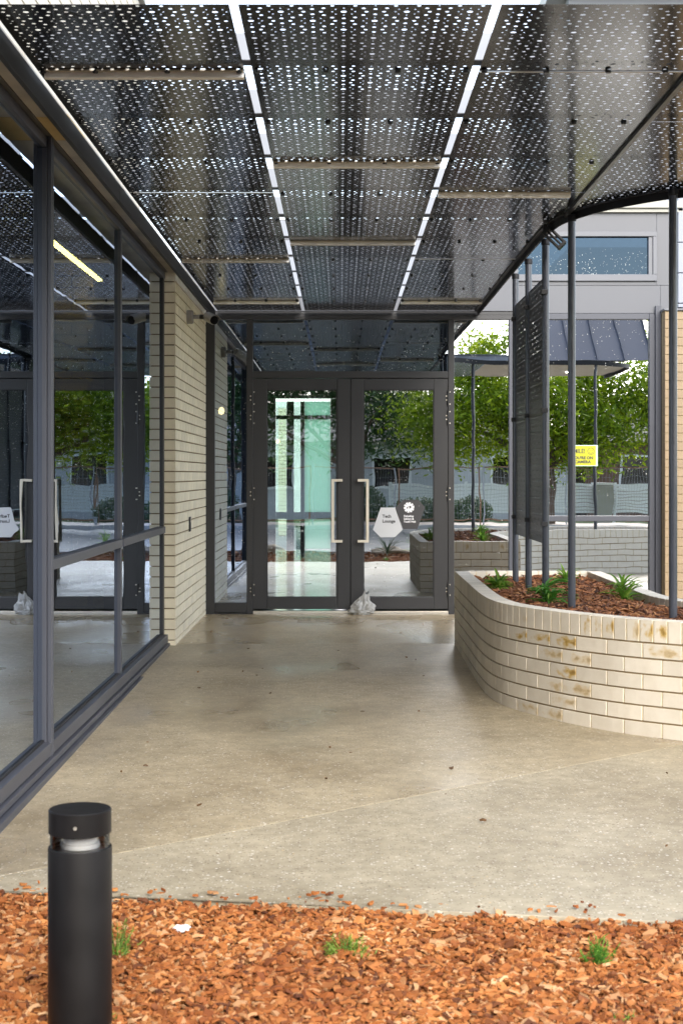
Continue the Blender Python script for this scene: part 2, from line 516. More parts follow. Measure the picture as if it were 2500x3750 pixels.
def concrete(name, col, wet):
    """ground and washed concrete with small stones showing; WET is how much of it carries a film of water"""
    m, t, b = nt(name)
    tc = t.nodes.new('ShaderNodeTexCoord')
    n = noise_tex(t, 1.1, 6, 0.6)
    n2 = noise_tex(t, 14.0, 4, 0.6)
    base = ramp(t, n.outputs['Fac'], [(0.30, tuple(c * f for c, f in zip(col, (0.74, 0.71, 0.66)))), (0.5, col), (0.70, tuple(min(1, c * 1.18) for c in col))]).outputs[0]
    fine = ramp(t, n2.outputs['Fac'], [(0.3, (0.78, 0.77, 0.75)), (0.7, (1.12, 1.12, 1.11))]).outputs[0]
    c = mix(t, 1.0, base, fine, 'MULTIPLY')
    hsum = None
    for sc, thr, stops in ((95.0, 0.30, [(0.0, (0.10, 0.075, 0.05)), (0.45, (0.16, 0.125, 0.085)), (0.62, (0.62, 0.57, 0.46)), (0.9, (0.80, 0.78, 0.72)), (1.0, (0.62, 0.40, 0.14))]),
                           (42.0, 0.20, [(0.0, (0.15, 0.11, 0.075)), (0.5, (0.28, 0.22, 0.15)), (0.7, (0.66, 0.60, 0.49)), (1.0, (0.86, 0.84, 0.80))])):
        v = t.nodes.new('ShaderNodeTexVoronoi')
        v.inputs['Scale'].default_value = sc
        v.inputs['Randomness'].default_value = 1.0
        t.links.new(tc.outputs['Object'], v.inputs['Vector'])
        sep = t.nodes.new('ShaderNodeSeparateColor')
        t.links.new(v.outputs['Color'], sep.inputs[0])
        # only some cells hold a stone, and the stone is the middle of its cell
        pick = ramp(t, sep.outputs[1], [(0.62, 0.0), (0.63, 1.0)]).outputs[0]
        body = ramp(t, v.outputs['Distance'], [(thr, 1.0), (thr + 0.10, 0.0)]).outputs[0]
        f = t.nodes.new('ShaderNodeMath'); f.operation = 'MULTIPLY'
        t.links.new(pick, f.inputs[0]); t.links.new(body, f.inputs[1])
        f2 = t.nodes.new('ShaderNodeMath'); f2.operation = 'MULTIPLY'; f2.inputs[1].default_value = 0.75
        t.links.new(f.outputs[0], f2.inputs[0])
        stone = ramp(t, sep.outputs[0], stops).outputs[0]
        c = mix(t, f2.outputs[0], c, stone)
    # a film of water: darker and smoother where it stands
    nw = noise_tex(t, 0.75, 3, 0.5, stretch=(1.0, 0.55, 1.0))
    wet_f = ramp(t, nw.outputs['Fac'], [(0.62 - wet, 0.0), (0.80 - wet, 1.0)]).outputs[0]
    c = mix(t, wet_f, c, mix(t, 1.0, c, (0.88, 0.855, 0.82), 'MULTIPLY'))
    t.links.new(c, b.inputs['Base Color'])
    rr = t.nodes.new('ShaderNodeMapRange')
    rr.inputs['To Min'].default_value = 0.5
    rr.inputs['To Max'].default_value = 0.24
    t.links.new(wet_f, rr.inputs['Value'])
    t.links.new(rr.outputs[0], b.inputs['Roughness'])
    bump(t, b, n2.outputs['Fac'], 0.06, 0.004)
    return m
M['slab_wet'] = concrete('damp_aggregate_concrete', (0.42, 0.345, 0.225), 0.28)
M['slab_mid'] = concrete('patchy_aggregate_concrete', (0.41, 0.347, 0.24), 0.18)
M['slab_dry'] = concrete('dry_aggregate_concrete', (0.40, 0.348, 0.252), 0.05)

# ------------------------------------------------------------------ ground
def floor_z(y):
    return 0.0 if y >= 13 else -0.0077 * (13 - y)

g = MB().box(-200, 200, -200, 200, -0.60, -0.20).build('ground', M['lawn'])
tag(g, kind='structure')
r = MB().box(-90, 90, -12.0, 1.55, -0.30, -0.13).build('road', M['asphalt'])
tag(r, kind='structure')
kb = MB()
kb.box(-90, 90, 1.55, 1.72, -0.30, -0.05)
kb.box(-90, 90, -12.17, -12.0, -0.30, -0.02)
tag(kb.build('kerb', M['kerb'], bevel=0.01), kind='structure')
tag(MB().box(-90, 90, -15.2, -12.17, -0.30, -0.03).build('footpath', M['path_pink']), kind='structure')
bed = MB().prism([(-3.2, 1.72), (9, 1.72), (9, 5.0), (-3.2, 6.2)], -0.3, -0.115).build('mulch_bed_soil', M['soil'])
tag(bed, kind='structure')

def edge_y(x): return 5.262 - 0.163 * x      # where the paving stops and the mulch starts
def diag_y(x): return 5.65 + (x + 1.227) * 0.8726   # saw-cut joint across the paving
pave = thing('paving', None, None, kind='structure')
J = 0.0018
zt = lambda x, y: floor_z(y)
slabA = [(-1.75, 12.9 + J), (6.5, 12.9 + J), (6.5, 15.60), (-1.75, 15.60)]
slabB = [(-1.75, edge_y(-1.75)), (-1.445, edge_y(-1.445)), (-1.445, diag_y(-1.445) + J), (6.5, diag_y(6.5) + J), (6.5, 12.9 - J), (-1.75, 12.9 - J)]
slabC = [(-1.43, edge_y(-1.43)), (0.2, edge_y(0.2)), (6.5, edge_y(6.5)), (6.5, diag_y(6.5) - J), (-1.43, diag_y(-1.43) - J)]
for nm, poly, mt in (('paving_slab', slabA, 'slab_wet'), ('paving_slab', slabB, 'slab_mid'), ('paving_slab', slabC, 'slab_dry')):
    mb = MB()
    if poly is slabB:
        # split so that the fall of the floor stays planar
        mb.prism(poly, -0.24, zt)
    else:
        mb.prism(poly, -0.24, zt)
    o = mb.build(nm, M[mt], pave, bevel=0.002)

# the bark mulch in front
def chips(n, xr, yr, zf, size, flat, mat, name, keep=None, parent=None, seed=1, tilt=0.5):
    rnd = random.Random(seed)
    vs, fs = [], []
    cnt = 0
    while cnt < n:
        x, y = rnd.uniform(*xr), rnd.uniform(*yr)
        if keep and not keep(x, y): 
            cnt += 0
            if rnd.random() < 0.00001: break
            continue
        cnt += 1
        l = (size[0] + (size[1] - size[0]) * rnd.random() ** 1.7) * 0.5
        w = (l * rnd.uniform(0.28, 0.8) if rnd.random() < 0.8 else l * rnd.uniform(0.08, 0.2)) if flat > 0.5 else l * rnd.uniform(0.10, 0.3)
        h = rnd.uniform(0.0016, 0.005)
        e = Euler((rnd.gauss(0, tilt), rnd.gauss(0, tilt * 0.8), rnd.uniform(0, 2 * PI)))
        m3 = e.to_matrix()
        c = Vector((x, y, zf(x, y) + rnd.uniform(-0.006, 0.022)))
        k1, k2, k3 = rnd.uniform(.55, 1), rnd.uniform(.55, 1), rnd.uniform(-.3, .3)
        bend = rnd.uniform(-0.25, 0.35) * l
        top = [(-l, -w * k1, 0), (l * k3, -w, bend), (l, -w * k2 * .7, 0), (l * rnd.uniform(.75, 1), w * k1 * .8, 0), (-l * k3, w, bend), (-l * rnd.uniform(.7, 1), w * k2, 0)]
        b0 = len(vs)
        for p in top: vs.append(c + m3 @ Vector((p[0], p[1], p[2] + h)))
        for p in top: vs.append(c + m3 @ Vector((p[0] * .96, p[1] * .9, p[2] - h)))
        fs += [(b0, b0 + 1, b0 + 4, b0 + 5), (b0 + 1, b0 + 2, b0 + 3, b0 + 4)]
        for i in range(6):
            j = (i + 1) % 6
            fs.append((b0 + i, b0 + 6 + i, b0 + 6 + j, b0 + j))
    me = bpy.data.meshes.new(name)
    me.from_pydata(vs, [], fs)
    me.materials.append(mat)
    o = link(name, me, parent)
    return o

def bed_z(x, y):
    return -0.082 + 0.006 * max(0.0, 1 - abs(y - edge_y(x)) / 0.18) + 0.014 * noise.noise(Vector((x * 2.1, y * 2.1, 0.3))) + 0.01 * noise.noise(Vector((x * 7, y * 7, 4)))
ok = lambda x, y: y < edge_y(x) - 0.022 + 0.02 * noise.noise(Vector((x * 6, 3.3, 0)))
o = chips(36000, (-1.50, 1.6), (4.05, 5.52), bed_z, (0.010, 0.048), 1, M['mulch'], 'bark_mulch', ok, seed=3, tilt=0.36)
tag(o, 'orange bark chip mulch spread along the edge of the concrete paving', 'mulch', kind='stuff')
o = chips(5200, (-3.0, 7.0), (1.75, 6.0), bed_z, (0.035, 0.085), 1, M['mulch'], 'bark_mulch', lambda x, y: ok(x, y) and not (-1.5 < x < 1.6 and y > 4.05), seed=4)
tag(o, 'coarser orange bark mulch running back towards the road', 'mulch', kind='stuff')

edge_strip = lambda x, y: edge_y(x) < y < edge_y(x) + 0.22 * abs(noise.noise(Vector((x * 3, 1.7, 0)))) + 0.03
o = chips(110, (-1.3, 1.6), (4.9, 5.8), lambda x, y: floor_z(y) - 0.004, (0.010, 0.034), 1, M['mulch'], 'spilled_bark', edge_strip, seed=8, tilt=0.12)
tag(o, 'loose bark chips spilled over the edge of the concrete paving', 'bark chips', kind='stuff')
M['litter'] = island_mat('dry_leaf_litter', [(0, (0.06, 0.035, 0.02)), (0.6, (0.16, 0.08, 0.03)), (1, (0.30, 0.16, 0.06))], 0.8)
o = chips(46, (-1.2, 2.4), (5.9, 15.2), lambda x, y: floor_z(y) - 0.006, (0.012, 0.036), 1, M['litter'], 'leaf_litter', lambda x, y: x < 0.85 or y < 7.6, seed=9, tilt=0.15)
tag(o, 'scattered dry leaf bits lying on the concrete paving', 'leaf litter', kind='stuff')

# ------------------------------------------------------------------ brick helpers
class Path:
    def __init__(self, pts, smooth=True, side=1, n=16):
        P = [Vector((p[0], p[1])) for p in pts]
        if smooth:
            Q = []
            E = [P[0] * 2 - P[1]] + P + [P[-1] * 2 - P[-2]]
            for i in range(1, len(E) - 2):
                for k in range(n):
                    u = k / n
                    a, b, c, d = E[i - 1], E[i], E[i + 1], E[i + 2]
                    Q.append(0.5 * ((2 * b) + (c - a) * u + (2 * a - 5 * b + 4 * c - d) * u * u + (3 * b - a - 3 * c + d) * u ** 3))
            Q.append(P[-1])
            P = Q
        self.p = P
        self.s = [0.0]
        for i in range(1, len(P)): self.s.append(self.s[-1] + (P[i] - P[i - 1]).length)
        self.len = self.s[-1]
        self.side = side
    def at(self, s):
        s = min(max(s, 0), self.len)
        lo, hi = 0, len(self.s) - 1
        while hi - lo > 1:
            m = (lo + hi) // 2
            if self.s[m] <= s: lo = m
            else: hi = m
        d = self.s[hi] - self.s[lo]
        u = (s - self.s[lo]) / d if d else 0
        return self.p[lo].lerp(self.p[hi], u)
    def normal(self, s):
        a, b = self.at(s - 0.03), self.at(s + 0.03)
        t = (b - a).normalized()
        return Vector((t.y, -t.x)) * self.side     # points to the outside

def course_mesh(mb, path, s0, s1, z0, z1, depth, nseg=1, c=0.0016, inset=0.0):
    """one brick that follows PATH, its outer edges eased by c"""
    ss = [s0, s0 + c] + [s0 + (s1 - s0) * k / nseg for k in range(1, nseg)] + [s1 - c, s1]
    vs, fs = [], []
    for i, s in enumerate(ss):
        p, nrm = path.at(s), path.normal(s)
        end = i in (0, len(ss) - 1)
        o_d = -inset - (c if end else 0)
        po, pm, pi = p + nrm * o_d, p - nrm * (c + inset), p - nrm * depth
        cc = 0 if end else c
        vs += [(pi.x, pi.y, z0), (pm.x, pm.y, z0), (po.x, po.y, z0 + (c if not end else c)), (po.x, po.y, z1 - c), (pm.x, pm.y, z1), (pi.x, pi.y, z1)]
    n = len(ss)
    for i in range(n - 1):
        for k in range(6):
            j = (k + 1) % 6
            fs.append((i * 6 + k, i * 6 + j, (i + 1) * 6 + j, (i + 1) * 6 + k))
    fs.append((0, 1, 2, 3, 4, 5))
    b = (n - 1) * 6
    fs.append((b + 5, b + 4, b + 3, b + 2, b + 1, b))
    mb.add(vs, fs)
    return mb

def straight_brick(L, D, H, name, mat):
    p = Path([(0, 0), (L, 0)], smooth=False, side=1)
    mb = MB()
    course_mesh(mb, p, 0, L, 0, H, D)
    me = mb.mesh(name, mat)
    bm = bmesh.new(); bm.from_mesh(me); bmesh.ops.recalc_face_normals(bm, faces=bm.faces); bm.to_mesh(me); bm.free()
    return me

def wall_strip(mb, path, z0, z1, inset, depth, s0=0.0, s1=None, step=0.12):
    s1 = path.len if s1 is None else s1
    n = max(1, int((s1 - s0) / step))
    vs, fs = [], []
    for i in range(n + 1):
        s = s0 + (s1 - s0) * i / n
        p, nn = path.at(s), path.normal(s)
        a, b = p - nn * inset, p - nn * depth
        vs += [(a.x, a.y, z0), (a.x, a.y, z1), (b.x, b.y, z1), (b.x, b.y, z0)]
    for i in range(n):
        for k in range(4):
            j = (k + 1) % 4
            fs.append((i * 4 + k, i * 4 + j, (i + 1) * 4 + j, (i + 1) * 4 + k))
    fs += [(0, 1, 2, 3), (n * 4 + 3, n * 4 + 2, n * 4 + 1, n * 4)]
    mb.add(vs, fs)

PITCH, BH, BL, BD, JT = 0.086, 0.076, 0.23, 0.11, 0.010

# ------------------------------------------------------------------ left brick pier
pier = thing('brick_pier', 'tall cream brick pier between the left glass wall and the entrance doors', 'brick pier', (-1.344, 12.78, 0))
PX, PY0, PY1 = -1.344, 12.78, 15.648
stretcher = straight_brick(BL, BD, BH, 'brick', M['cream'])
header = straight_brick(0.11, BD, BH, 'brick', M['cream'])
rot = (0, 0, PI / 2)          # local +x runs along +Y, outer face towards +X
nobj = 0
rest = MB()
mortar_l, mortar_d = MB(), MB()
mortar_d.box(PX - BD, PX - 0.014, PY0 + 0.012, PY1, -0.20, 3.036)
for k in range(36):
    z = -0.041 + PITCH * k
    mortar_l.box(PX - BD + 0.002, PX - 0.003, PY0 + 0.004, PY1 - 0.001, z + 0.002, min(z + BH, 3.0375) - 0.002)
    s = 0.0
    first = True
    while s < PY1 - PY0 - 0.02:
        L = 0.11 if (k % 2 and first) else BL
        first = False
        L = min(L, PY1 - PY0 - s)
        hh = min(BH, 3.037 - z)
        if hh == BH and nobj < 290 and s < 1.9 and L in (BL, 0.11):
            b = link('brick', stretcher if L == BL else header, pier)
            b.parent = pier; b.matrix_parent_inverse = Matrix.Identity(4)
            b.location = (0.0, s, z)
            b.rotation_euler = rot
            nobj += 1
        else:
            rest.box(PX - BD, PX, PY0 + s, PY0 + s + L, z, z + hh)
        s += L + JT
o = rest.build('brick_courses', M['cream'], pier); o['kind'] = 'stuff'
mortar_l.build('joint_mortar', M['mortar_light'], pier)
mortar_d.build('bed_mortar', M['mortar_dark'], pier)
# small key switch on the pier
ks = thing('wall_switch', 'small dark switch plate on the side of the cream brick pier', 'switch', (PX, 13.92, 0.93))
MB().box(PX + 0.001, PX + 0.014, 13.88, 13.97, 0.885, 1.015).build('plate', M['frame'], ks, bevel=0.003)
MB().box(PX + 0.0145, PX + 0.02, 13.90, 13.95, 0.97, 1.0).build('key_barrel', M['steel'], ks, bevel=0.002)

# ------------------------------------------------------------------ left glazed wall
GX = -1.45
lw = thing('glazed_wall', 'tall charcoal framed glass wall on the left reflecting the entrance doors', 'glass wall', (GX, 8, 0))
FB = M['frame_skylit']
def frame_box(name, *a, mat=None, parent=lw, bevel=0.003):
    return box(name, *a, mat or FB, parent, bevel)
ztop = 2.985
# sills: three stepped sections above the falling floor
for (y0, y1) in ((2.6, 7.620), (7.694, 12.775)):
    frame_box('sill', GX - 0.06, GX + 0.045, y0, y1, 0.022, 0.088)
frame_box('sill_track', GX - 0.06, GX + 0.062, 2.6, 12.778, -0.012, 0.018)
frame_box('sill_plinth', GX - 0.06, GX + 0.085, 2.6, 12.776, -0.13, -0.016)
frame_box('head_frame', GX - 0.06, GX + 0.021, 2.6, 12.776, ztop, 3.036)
# the broad mullion with its tracks
frame_box('mullion', GX - 0.06, GX + 0.022, 7.622, 7.692, 0.02, ztop - 0.002)
frame_box('mullion_cover', GX + 0.0221, GX + 0.045, 7.631, 7.654, -0.01, 3.0385, bevel=0.004)
frame_box('mullion_track', GX + 0.0221, GX + 0.030, 7.6545, 7.6585, -0.01, ztop - 0.002, mat=M['frame'], bevel=0)
frame_box('mullion_cover', GX + 0.0221, GX + 0.047, 7.659, 7.682, -0.01, 3.0385, bevel=0.004)
frame_box('mullion', GX - 0.05, GX + 0.022, 10.20, 10.255, 0.09, ztop - 0.002)
frame_box('end_frame', GX - 0.06, GX + 0.016, 12.70, 12.774, 0.09, ztop - 0.002, mat=M['frame'])
frame_box('transom_rail', GX - 0.05, GX + 0.034, 7.694, 10.198, 0.918, 0.970)
frame_box('transom_rail', GX - 0.05, GX + 0.034, 10.257, 12.698, 0.918, 0.970)
for (y0, y1) in ((2.6, 7.63), (7.684, 10.21), (10.25, 12.71)):
    glass_sheet('glass_pane', GX - 0.012, GX, y0, y1, 0.089, ztop - 0.002, M['glass_side'], lw, 1)
for (y0, y1) in ((2.6, 7.620), (7.694, 10.196), (10.259, 12.698)):
    MB().box(GX + 0.001, GX + 0.010, y0, y1, 0.0885, 0.100).build('gasket', M['rubber'], lw)

# soffit over the glass wall and the dark eaves beam along it
sf = thing('soffit', 'weathered brown soffit strip over the left glass wall', 'soffit', (-1.35, 8, 3.04))
segs = [(2.6, 7.235, 'soffit'), (7.24, 7.74, 'ochre'), (7.745, 10.0, 'soffit'), (10.005, 12.775, 'soffit')]  # ochre length has the reflection of brick painted into its colour
for y0, y1, mt in segs:
    MB().box(-1.405, -1.262, y0, y1, 3.040, 3.06).build('soffit_sheet', M[mt], sf, bevel=0.002)
MB().box(-1.334, -1.262, 12.78, 15.56, 3.040, 3.06).build('soffit_sheet', M['soffit'], sf)
MB().box(GX - 0.06, -1.336, 12.78, 15.648, 3.0405, 3.06).build('soffit_sheet', M['soffit'], sf)
MB().box(GX - 0.06, -1.409, 2.6, 12.775, 3.0395, 3.062).build('soffit_track', M['soffit_track'], sf)
eb = thing('eaves_beam', 'dark steel eaves beam along the left edge of the canopy', 'beam', (-1.24, 8, 2.93))
for y0, y1 in ((5.0, 8.80), (8.806, 12.6), (12.606, 15.56)):
    MB().box(-1.262, -1.240, y0, y1, 2.927, 3.017).build('beam_length', M['canopy_edge'], eb, bevel=0.002)
MB().box(-1.2635, -1.2385, 5.0, 15.55, 3.0172, 3.020).build('top_flange', M['frame'], eb)

# pale brick parapet above the left wall
up = thing('upper_brick_wall', 'white brick parapet above the canopy at the top left', 'brick wall', (-1.30, 8, 3.1))
upm = MB(); upb = MB()
upm.box(-1.55, -1.314, 2.6, 10.18, 3.072, 4.44)
for k in range(16):
    z = 3.075 + PITCH * k
    y = 2.6 - (0.12 if k % 2 else 0)
    while y < 10.18:
        y1 = min(y + BL, 10.18)
        if y1 - max(y, 2.6) > 0.03: upb.box(-1.42, -1.30, max(y, 2.6), y1, z, z + BH)
        y += BL + JT
upm.build('mortar', M['mortar_grey'], up)
o = upb.build('brick_courses', M['cream_light'], up); o['kind'] = 'stuff'
MB().box(-1.60, -1.27, 2.6, 10.22, 4.452, 4.50).build('coping', M['capping'], up, bevel=0.004)

# room behind the left glass wall
rm = thing('left_room', 'dark room interior seen through the left glass wall', 'room', (-4, 9, 0), kind='structure')
MB().box(-6.0, GX - 0.062, 2.6, 12.70, -0.12, -0.01).build('floor', M['inner_floor'], rm)
MB().box(-6.0, GX - 0.0, 2.6, 15.7, 3.063, 3.07).build('ceiling', M['inner_ceil'], rm)
MB().box(-6.15, -6.0, 2.6, 15.6, -0.12, 3.07).build('wall', M['inner_dark'], rm)
MB().box(-6.0, -1.456, 12.712, 12.779, -0.12, 3.062).build('wall', M['inner_dark'], rm)
MB().box(-6.0, GX - 0.062, 2.45, 2.598, -0.12, 3.07).build('wall', M['inner_dark'], rm)
ic = thing('inner_brick_column', 'ochre brick column inside the room behind the left glass', 'brick column', (-1.95, 12.2, 0))
icm = MB().box(-2.18, -1.82, 11.42, 12.0, 0.0, 3.05); icm.build('mortar', M['mortar_dark'], ic)
icb = MB()
for k in range(35):
    z = PITCH * k + 0.005
    off = 0.12 if k % 2 else 0
    for a in (-2.19 - off, -1.95 - off + 0.0):
        x0, x1 = max(a, -2.19), min(a + BL, -1.81)
        if x1 - x0 > 0.03: icb.box(x0, x1, 11.41, 11.52, z, z + BH)
    x0 = a + BL + JT
    if -1.81 - x0 > 0.03: icb.box(x0, -1.81, 11.41, 11.52, z, z + BH)
    icb.box(-1.92, -1.81, 11.53, 12.0, z, z + BH)
o = icb.build('brick_courses', M['ochre'], ic); o['kind'] = 'stuff'
lp = thing('linear_lamp', 'glowing yellow linear ceiling lamp inside the left glass wall', 'lamp', (-1.755, 10.5, 2.81))
MB().box(-1.775, -1.735, 9.50, 11.45, 2.815, 2.845).build('housing', M['white'], lp)
MB().box(-1.772, -1.738, 9.52, 11.43, 2.800, 2.8145).build('diffuser', M['lamp_line'], lp)

# ------------------------------------------------------------------ canopy
H = EYE + 1.636
can = thing('canopy', 'dark perforated metal canopy on round posts over the entrance', 'canopy', (0, 10, H))
A = 0.2227
def holes_for(x0, y0, inside, xr, yr):
    """rings of large, small and medium holes on a diagonal grid"""
    out = []
    i0 = int((xr[0] - x0) / (A / 2)) - 2; i1 = int((xr[1] - x0) / (A / 2)) + 2
    j0 = int((yr[0] - y0) / (A / 2)) - 2; j1 = int((yr[1] - y0) / (A / 2)) + 2
    med = [(0.0805 * math.cos(q), 0.0805 * math.sin(q)) for q in [k * PI / 6 for k in range(12)]]
    seen = set()
    for i in range(i0, i1 + 1):
        for j in range(j0, j1 + 1):
            if (i + j) % 2: continue
            cx, cy = x0 + i * A / 2, y0 + j * A / 2
            cand = [(cx, cy, 0.0108, 12)]
            cand += [(cx + 0.0405 * math.cos(k * PI / 4), cy + 0.0405 * math.sin(k * PI / 4), 0.0042, 6) for k in range(8)]
            for dx, dy in med: cand.append((cx + dx, cy + dy, 0.0077, 8))
            for (x, y, r, n) in cand:
                key = (round(x / 0.012), round(y / 0.012))
                near = [(key[0] + a, key[1] + b) for a in (-1, 0, 1) for b in (-1, 0, 1)]
                if any(q in seen for q in near): continue
                if inside(x, y, r + 0.009):
                    seen.add(key)
                    out.append((x, y, r, n))
    return out

def perf_mesh(name, outline, holes, mats, thick=0.0008):
    """flat sheet with real holes, z from 0 up to thick"""
    vs = [Vector(p) for p in outline]
    no = len(vs)
    faces = [list(range(no))]
    rings = []
    for (x, y, r, n) in holes:
        a = len(vs)
        vs += [Vector((x + r * math.cos(2 * PI * k / n), y + r * math.sin(2 * PI * k / n))) for k in range(n)]
        faces.append(list(range(a, a + n)))
        rings.append((a, n))
    V, E, Fc, ov, oe, of = delaunay_2d_cdt(vs, [], faces, 1, 1e-6)
    tris = [f for f, o in zip(Fc, of) if not any(q > 0 for q in o)]
    n = len(V)
    verts = [(p.x, p.y, 0) for p in V] + [(p.x, p.y, thick) for p in V]
    back = {}
    for i, l in enumerate(ov):
        for q in l: back[q] = i
    fs = [tuple(reversed(f)) for f in tris] + [tuple(q + n for q in f) for f in tris]
    for a, k in rings:
        for i in range(k):
            p, q = back[a + i], back[a + (i + 1) % k]
            fs.append((q, p, p + n, q + n))
    for i in range(no):
        p, q = back[i], back[(i + 1) % no]
        fs.append((p, q, q + n, p + n))
    me = bpy.data.meshes.new(name)
    me.from_pydata(verts, [], fs)
    for m_ in mats: me.materials.append(m_)
    return me

# plan of the curved right-hand edge, from the door wall round to the front
EDGE = Path([(1.365, 15.63), (1.36, 14.0), (1.355, 12.6), (1.355, 11.4), (1.36, 10.6), (1.378, 10.15), (1.42, 9.86), (1.56, 9.48), (1.74, 9.2), (1.95, 8.98), (2.3, 8.82), (2.8, 8.8), (3.4, 8.75), (3.9, 8.55), (4.25, 8.1), (4.35, 7.5), (4.35, 5.45)], side=-1, n=8)
def poly_of_edge(inset=0.012):
    out = []
    n = 120
    for i in range(n + 1):
        s = EDGE.len * i / n
        p = EDGE.at(s) - EDGE.normal(s) * inset
        out.append((p.x, p.y))
    return out
EP = poly_of_edge()
def edge_x_at(y):
    """x of the canopy's right edge for the run between the door wall and the seam"""
    best = 9
    for i in range(len(EP) - 1):
        (xa, ya), (xb, yb) = EP[i], EP[i + 1]
        if (ya - y) * (yb - y) <= 0 and ya != yb:
            best = min(best, xa + (xb - xa) * (y - ya) / (yb - ya))
    return best
SEAM = 1.415
LR = [5.45, 6.36, 9.09, 11.885, 14.77, 15.645]
MID = [5.45, 8.21, 10.98, 13.75, 15.645]
G = 0.004
def rect_panel(x0, x1, y0, y1, hx, hy):
    ins = lambda x, y, r: x0 + r < x < x1 - r and y0 + r < y < y1 - r
    hl = holes_for(hx, hy, ins, (x0, x1), (y0, y1))
    me = perf_mesh('perforated_panel', [(x0, y0), (x1, y0), (x1, y1), (x0, y1)], hl, [M['canopy']])
    o = link('perforated_panel', me, can)
    o.location = (0, -0, 0)
    return o
def put_panel(me):
    o = bpy.data.objects.new('perforated_panel', me)
    COL.objects.link(o)
    o.parent = can
    o.location = (0, -10, 0)      # mesh is in world plan coordinates, canopy origin is (0, 10, H)
    return o
def panel(x0, x1, y0, y1, hx, hy):
    ins = lambda x, y, r: x0 + r < x < x1 - r and y0 + r < y < y1 - r
    hl = holes_for(hx, hy, ins, (x0, x1), (y0, y1))
    return put_panel(perf_mesh('perforated_panel', [(x0, y0), (x1, y0), (x1, y1), (x0, y1)], hl, [M['canopy']]))
for a, b in zip(LR[:-1], LR[1:]):
    panel(-1.225, -0.3885, a + G, b - G, -1.112, 5.545)
for a, b in zip(MID[:-1], MID[1:]):
    panel(-0.3565, 0.527, a + G, b - G, -0.323, 5.652)
for a, b in zip(LR[:-1], LR[1:]):
    y0, y1 = a + G, b - G
    lim = lambda y: min(SEAM - 0.006, edge_x_at(y))
    n = max(2, int((y1 - y0) / 0.12))
    right = [(lim(y0 + (y1 - y0) * i / n), y0 + (y1 - y0) * i / n) for i in range(n + 1)]
    outl = [(0.559, y0)] + right + [(0.559, y1)]
    ins = lambda x, y, r: 0.559 + r < x < lim(y) - r - 0.02 and y0 + r < y < y1 - r
    put_panel(perf_mesh('perforated_panel', outl, holes_for(0.7495, 5.69, ins, (0.559, 1.45), (y0, y1)), [M['canopy']]))
# bay beyond the seam, bounded by the curve
def curve_y(x):
    best = None
    for i in range(len(EP) - 1):
        (xa, ya), (xb, yb) = EP[i], EP[i + 1]
        if (xa - x) * (xb - x) <= 0 and xa != xb and ya > 5.6:
            y = ya + (yb - ya) * (x - xa) / (xb - xa)
            if best is None or y < best: best = y
    return best or 8.8
for (y0, y1) in ((5.454, 9.086),):
    pass
def bay(x0, x1, y0, y1, perf=True, mat='canopy'):
    n = max(2, int((x1 - x0) / 0.05))
    top = [(x0 + (x1 - x0) * i / n, min(y1, curve_y(x0 + (x1 - x0) * i / n))) for i in range(n + 1)]
    outl = [(x0, y0), (x1, y0)] + list(reversed(top))
    ins = lambda x, y, r: x0 + r < x < x1 - r and y0 + r < y < min(y1, curve_y(x)) - r - 0.02
    hl = holes_for(1.642, 5.61, ins, (x0, x1), (y0, y1)) if perf else []
    return put_panel(perf_mesh('perforated_panel', outl, hl, [M[mat]]))
bay(SEAM + 0.006, 2.12, 5.454, 7.27 - G)
bay(SEAM + 0.006, 2.12, 7.27 + G, 10.4)
M['soffit_white'] = simple('white_soffit_sheet', (0.62, 0.62, 0.62), 0.55, var=0.04, nscale=1)
n = 60
outl = [(2.13, 5.454)] + [(4.33, 5.454)]
for i in range(int(EDGE.len * 20), -1, -1):
    p = EDGE.at(i / 20) - EDGE.normal(i / 20) * 0.012
    if p.x > 2.13 and p.y > 5.454: outl.append((p.x, p.y))
outl.append((2.13, curve_y(2.13)))
so_ = put_panel(perf_mesh('soffit_panel', outl, [], [M['soffit_white']]))
so_.name = 'soffit_panel'
for (x, y) in ((2.9, 7.7), (3.6, 6.6), (2.9, 6.0)):
    MB().lathe([(0.0, 0.0), (0.05, 0.0), (0.05, 0.012), (0.0, 0.012)], (x, y, H - 0.014), 20).build('downlight', M['lamp_white'], can)

# purlins above, battens in the joints, bolts, edge beam
def curve_right(y):
    return 4.3 if y < 8.0 else (edge_x_at(y) if y > 10 else 0)
for k in range(-1, 10):
    y = 6.36 + 0.9325 * k
    xr = 1.34 if y > 10 else (1.40 if y > 8.9 else 4.2)
    pm = MB()
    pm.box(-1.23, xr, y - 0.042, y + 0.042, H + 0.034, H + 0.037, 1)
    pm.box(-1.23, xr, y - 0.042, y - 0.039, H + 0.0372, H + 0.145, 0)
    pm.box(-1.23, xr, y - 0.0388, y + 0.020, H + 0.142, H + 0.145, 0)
    pm.build('purlin', [M['galv'], M['purlin_shade']], can)
def batten(x0, x1, y):
    MB().box(x0, x1, y - 0.012, y + 0.022, H - 0.029, H - 0.0005).build('joint_strip', M['batten'], can, bevel=0.003)
    bm_ = MB().box(x0, x1, y - 0.034, y - 0.0125, H - 0.006, H - 0.0006)
    bm_.build('joint_clip', M['soffit'], can)
for y in (6.36, 11.885, 14.77): batten(-1.20, -0.392, y)
for y in (8.21, 10.98): batten(-0.353, 0.523, y)
batten(0.562, 1.33, 9.09); batten(0.562, 1.33, 14.77)
for x0, x1, y in ((-1.20, -0.392, 9.09), (0.562, 1.40, 6.36), (0.562, 1.33, 11.885)):
    MB().box(x0, x1, y - 0.003, y + 0.004, H - 0.004, H - 0.0006).build('joint_line', M['batten'], can)
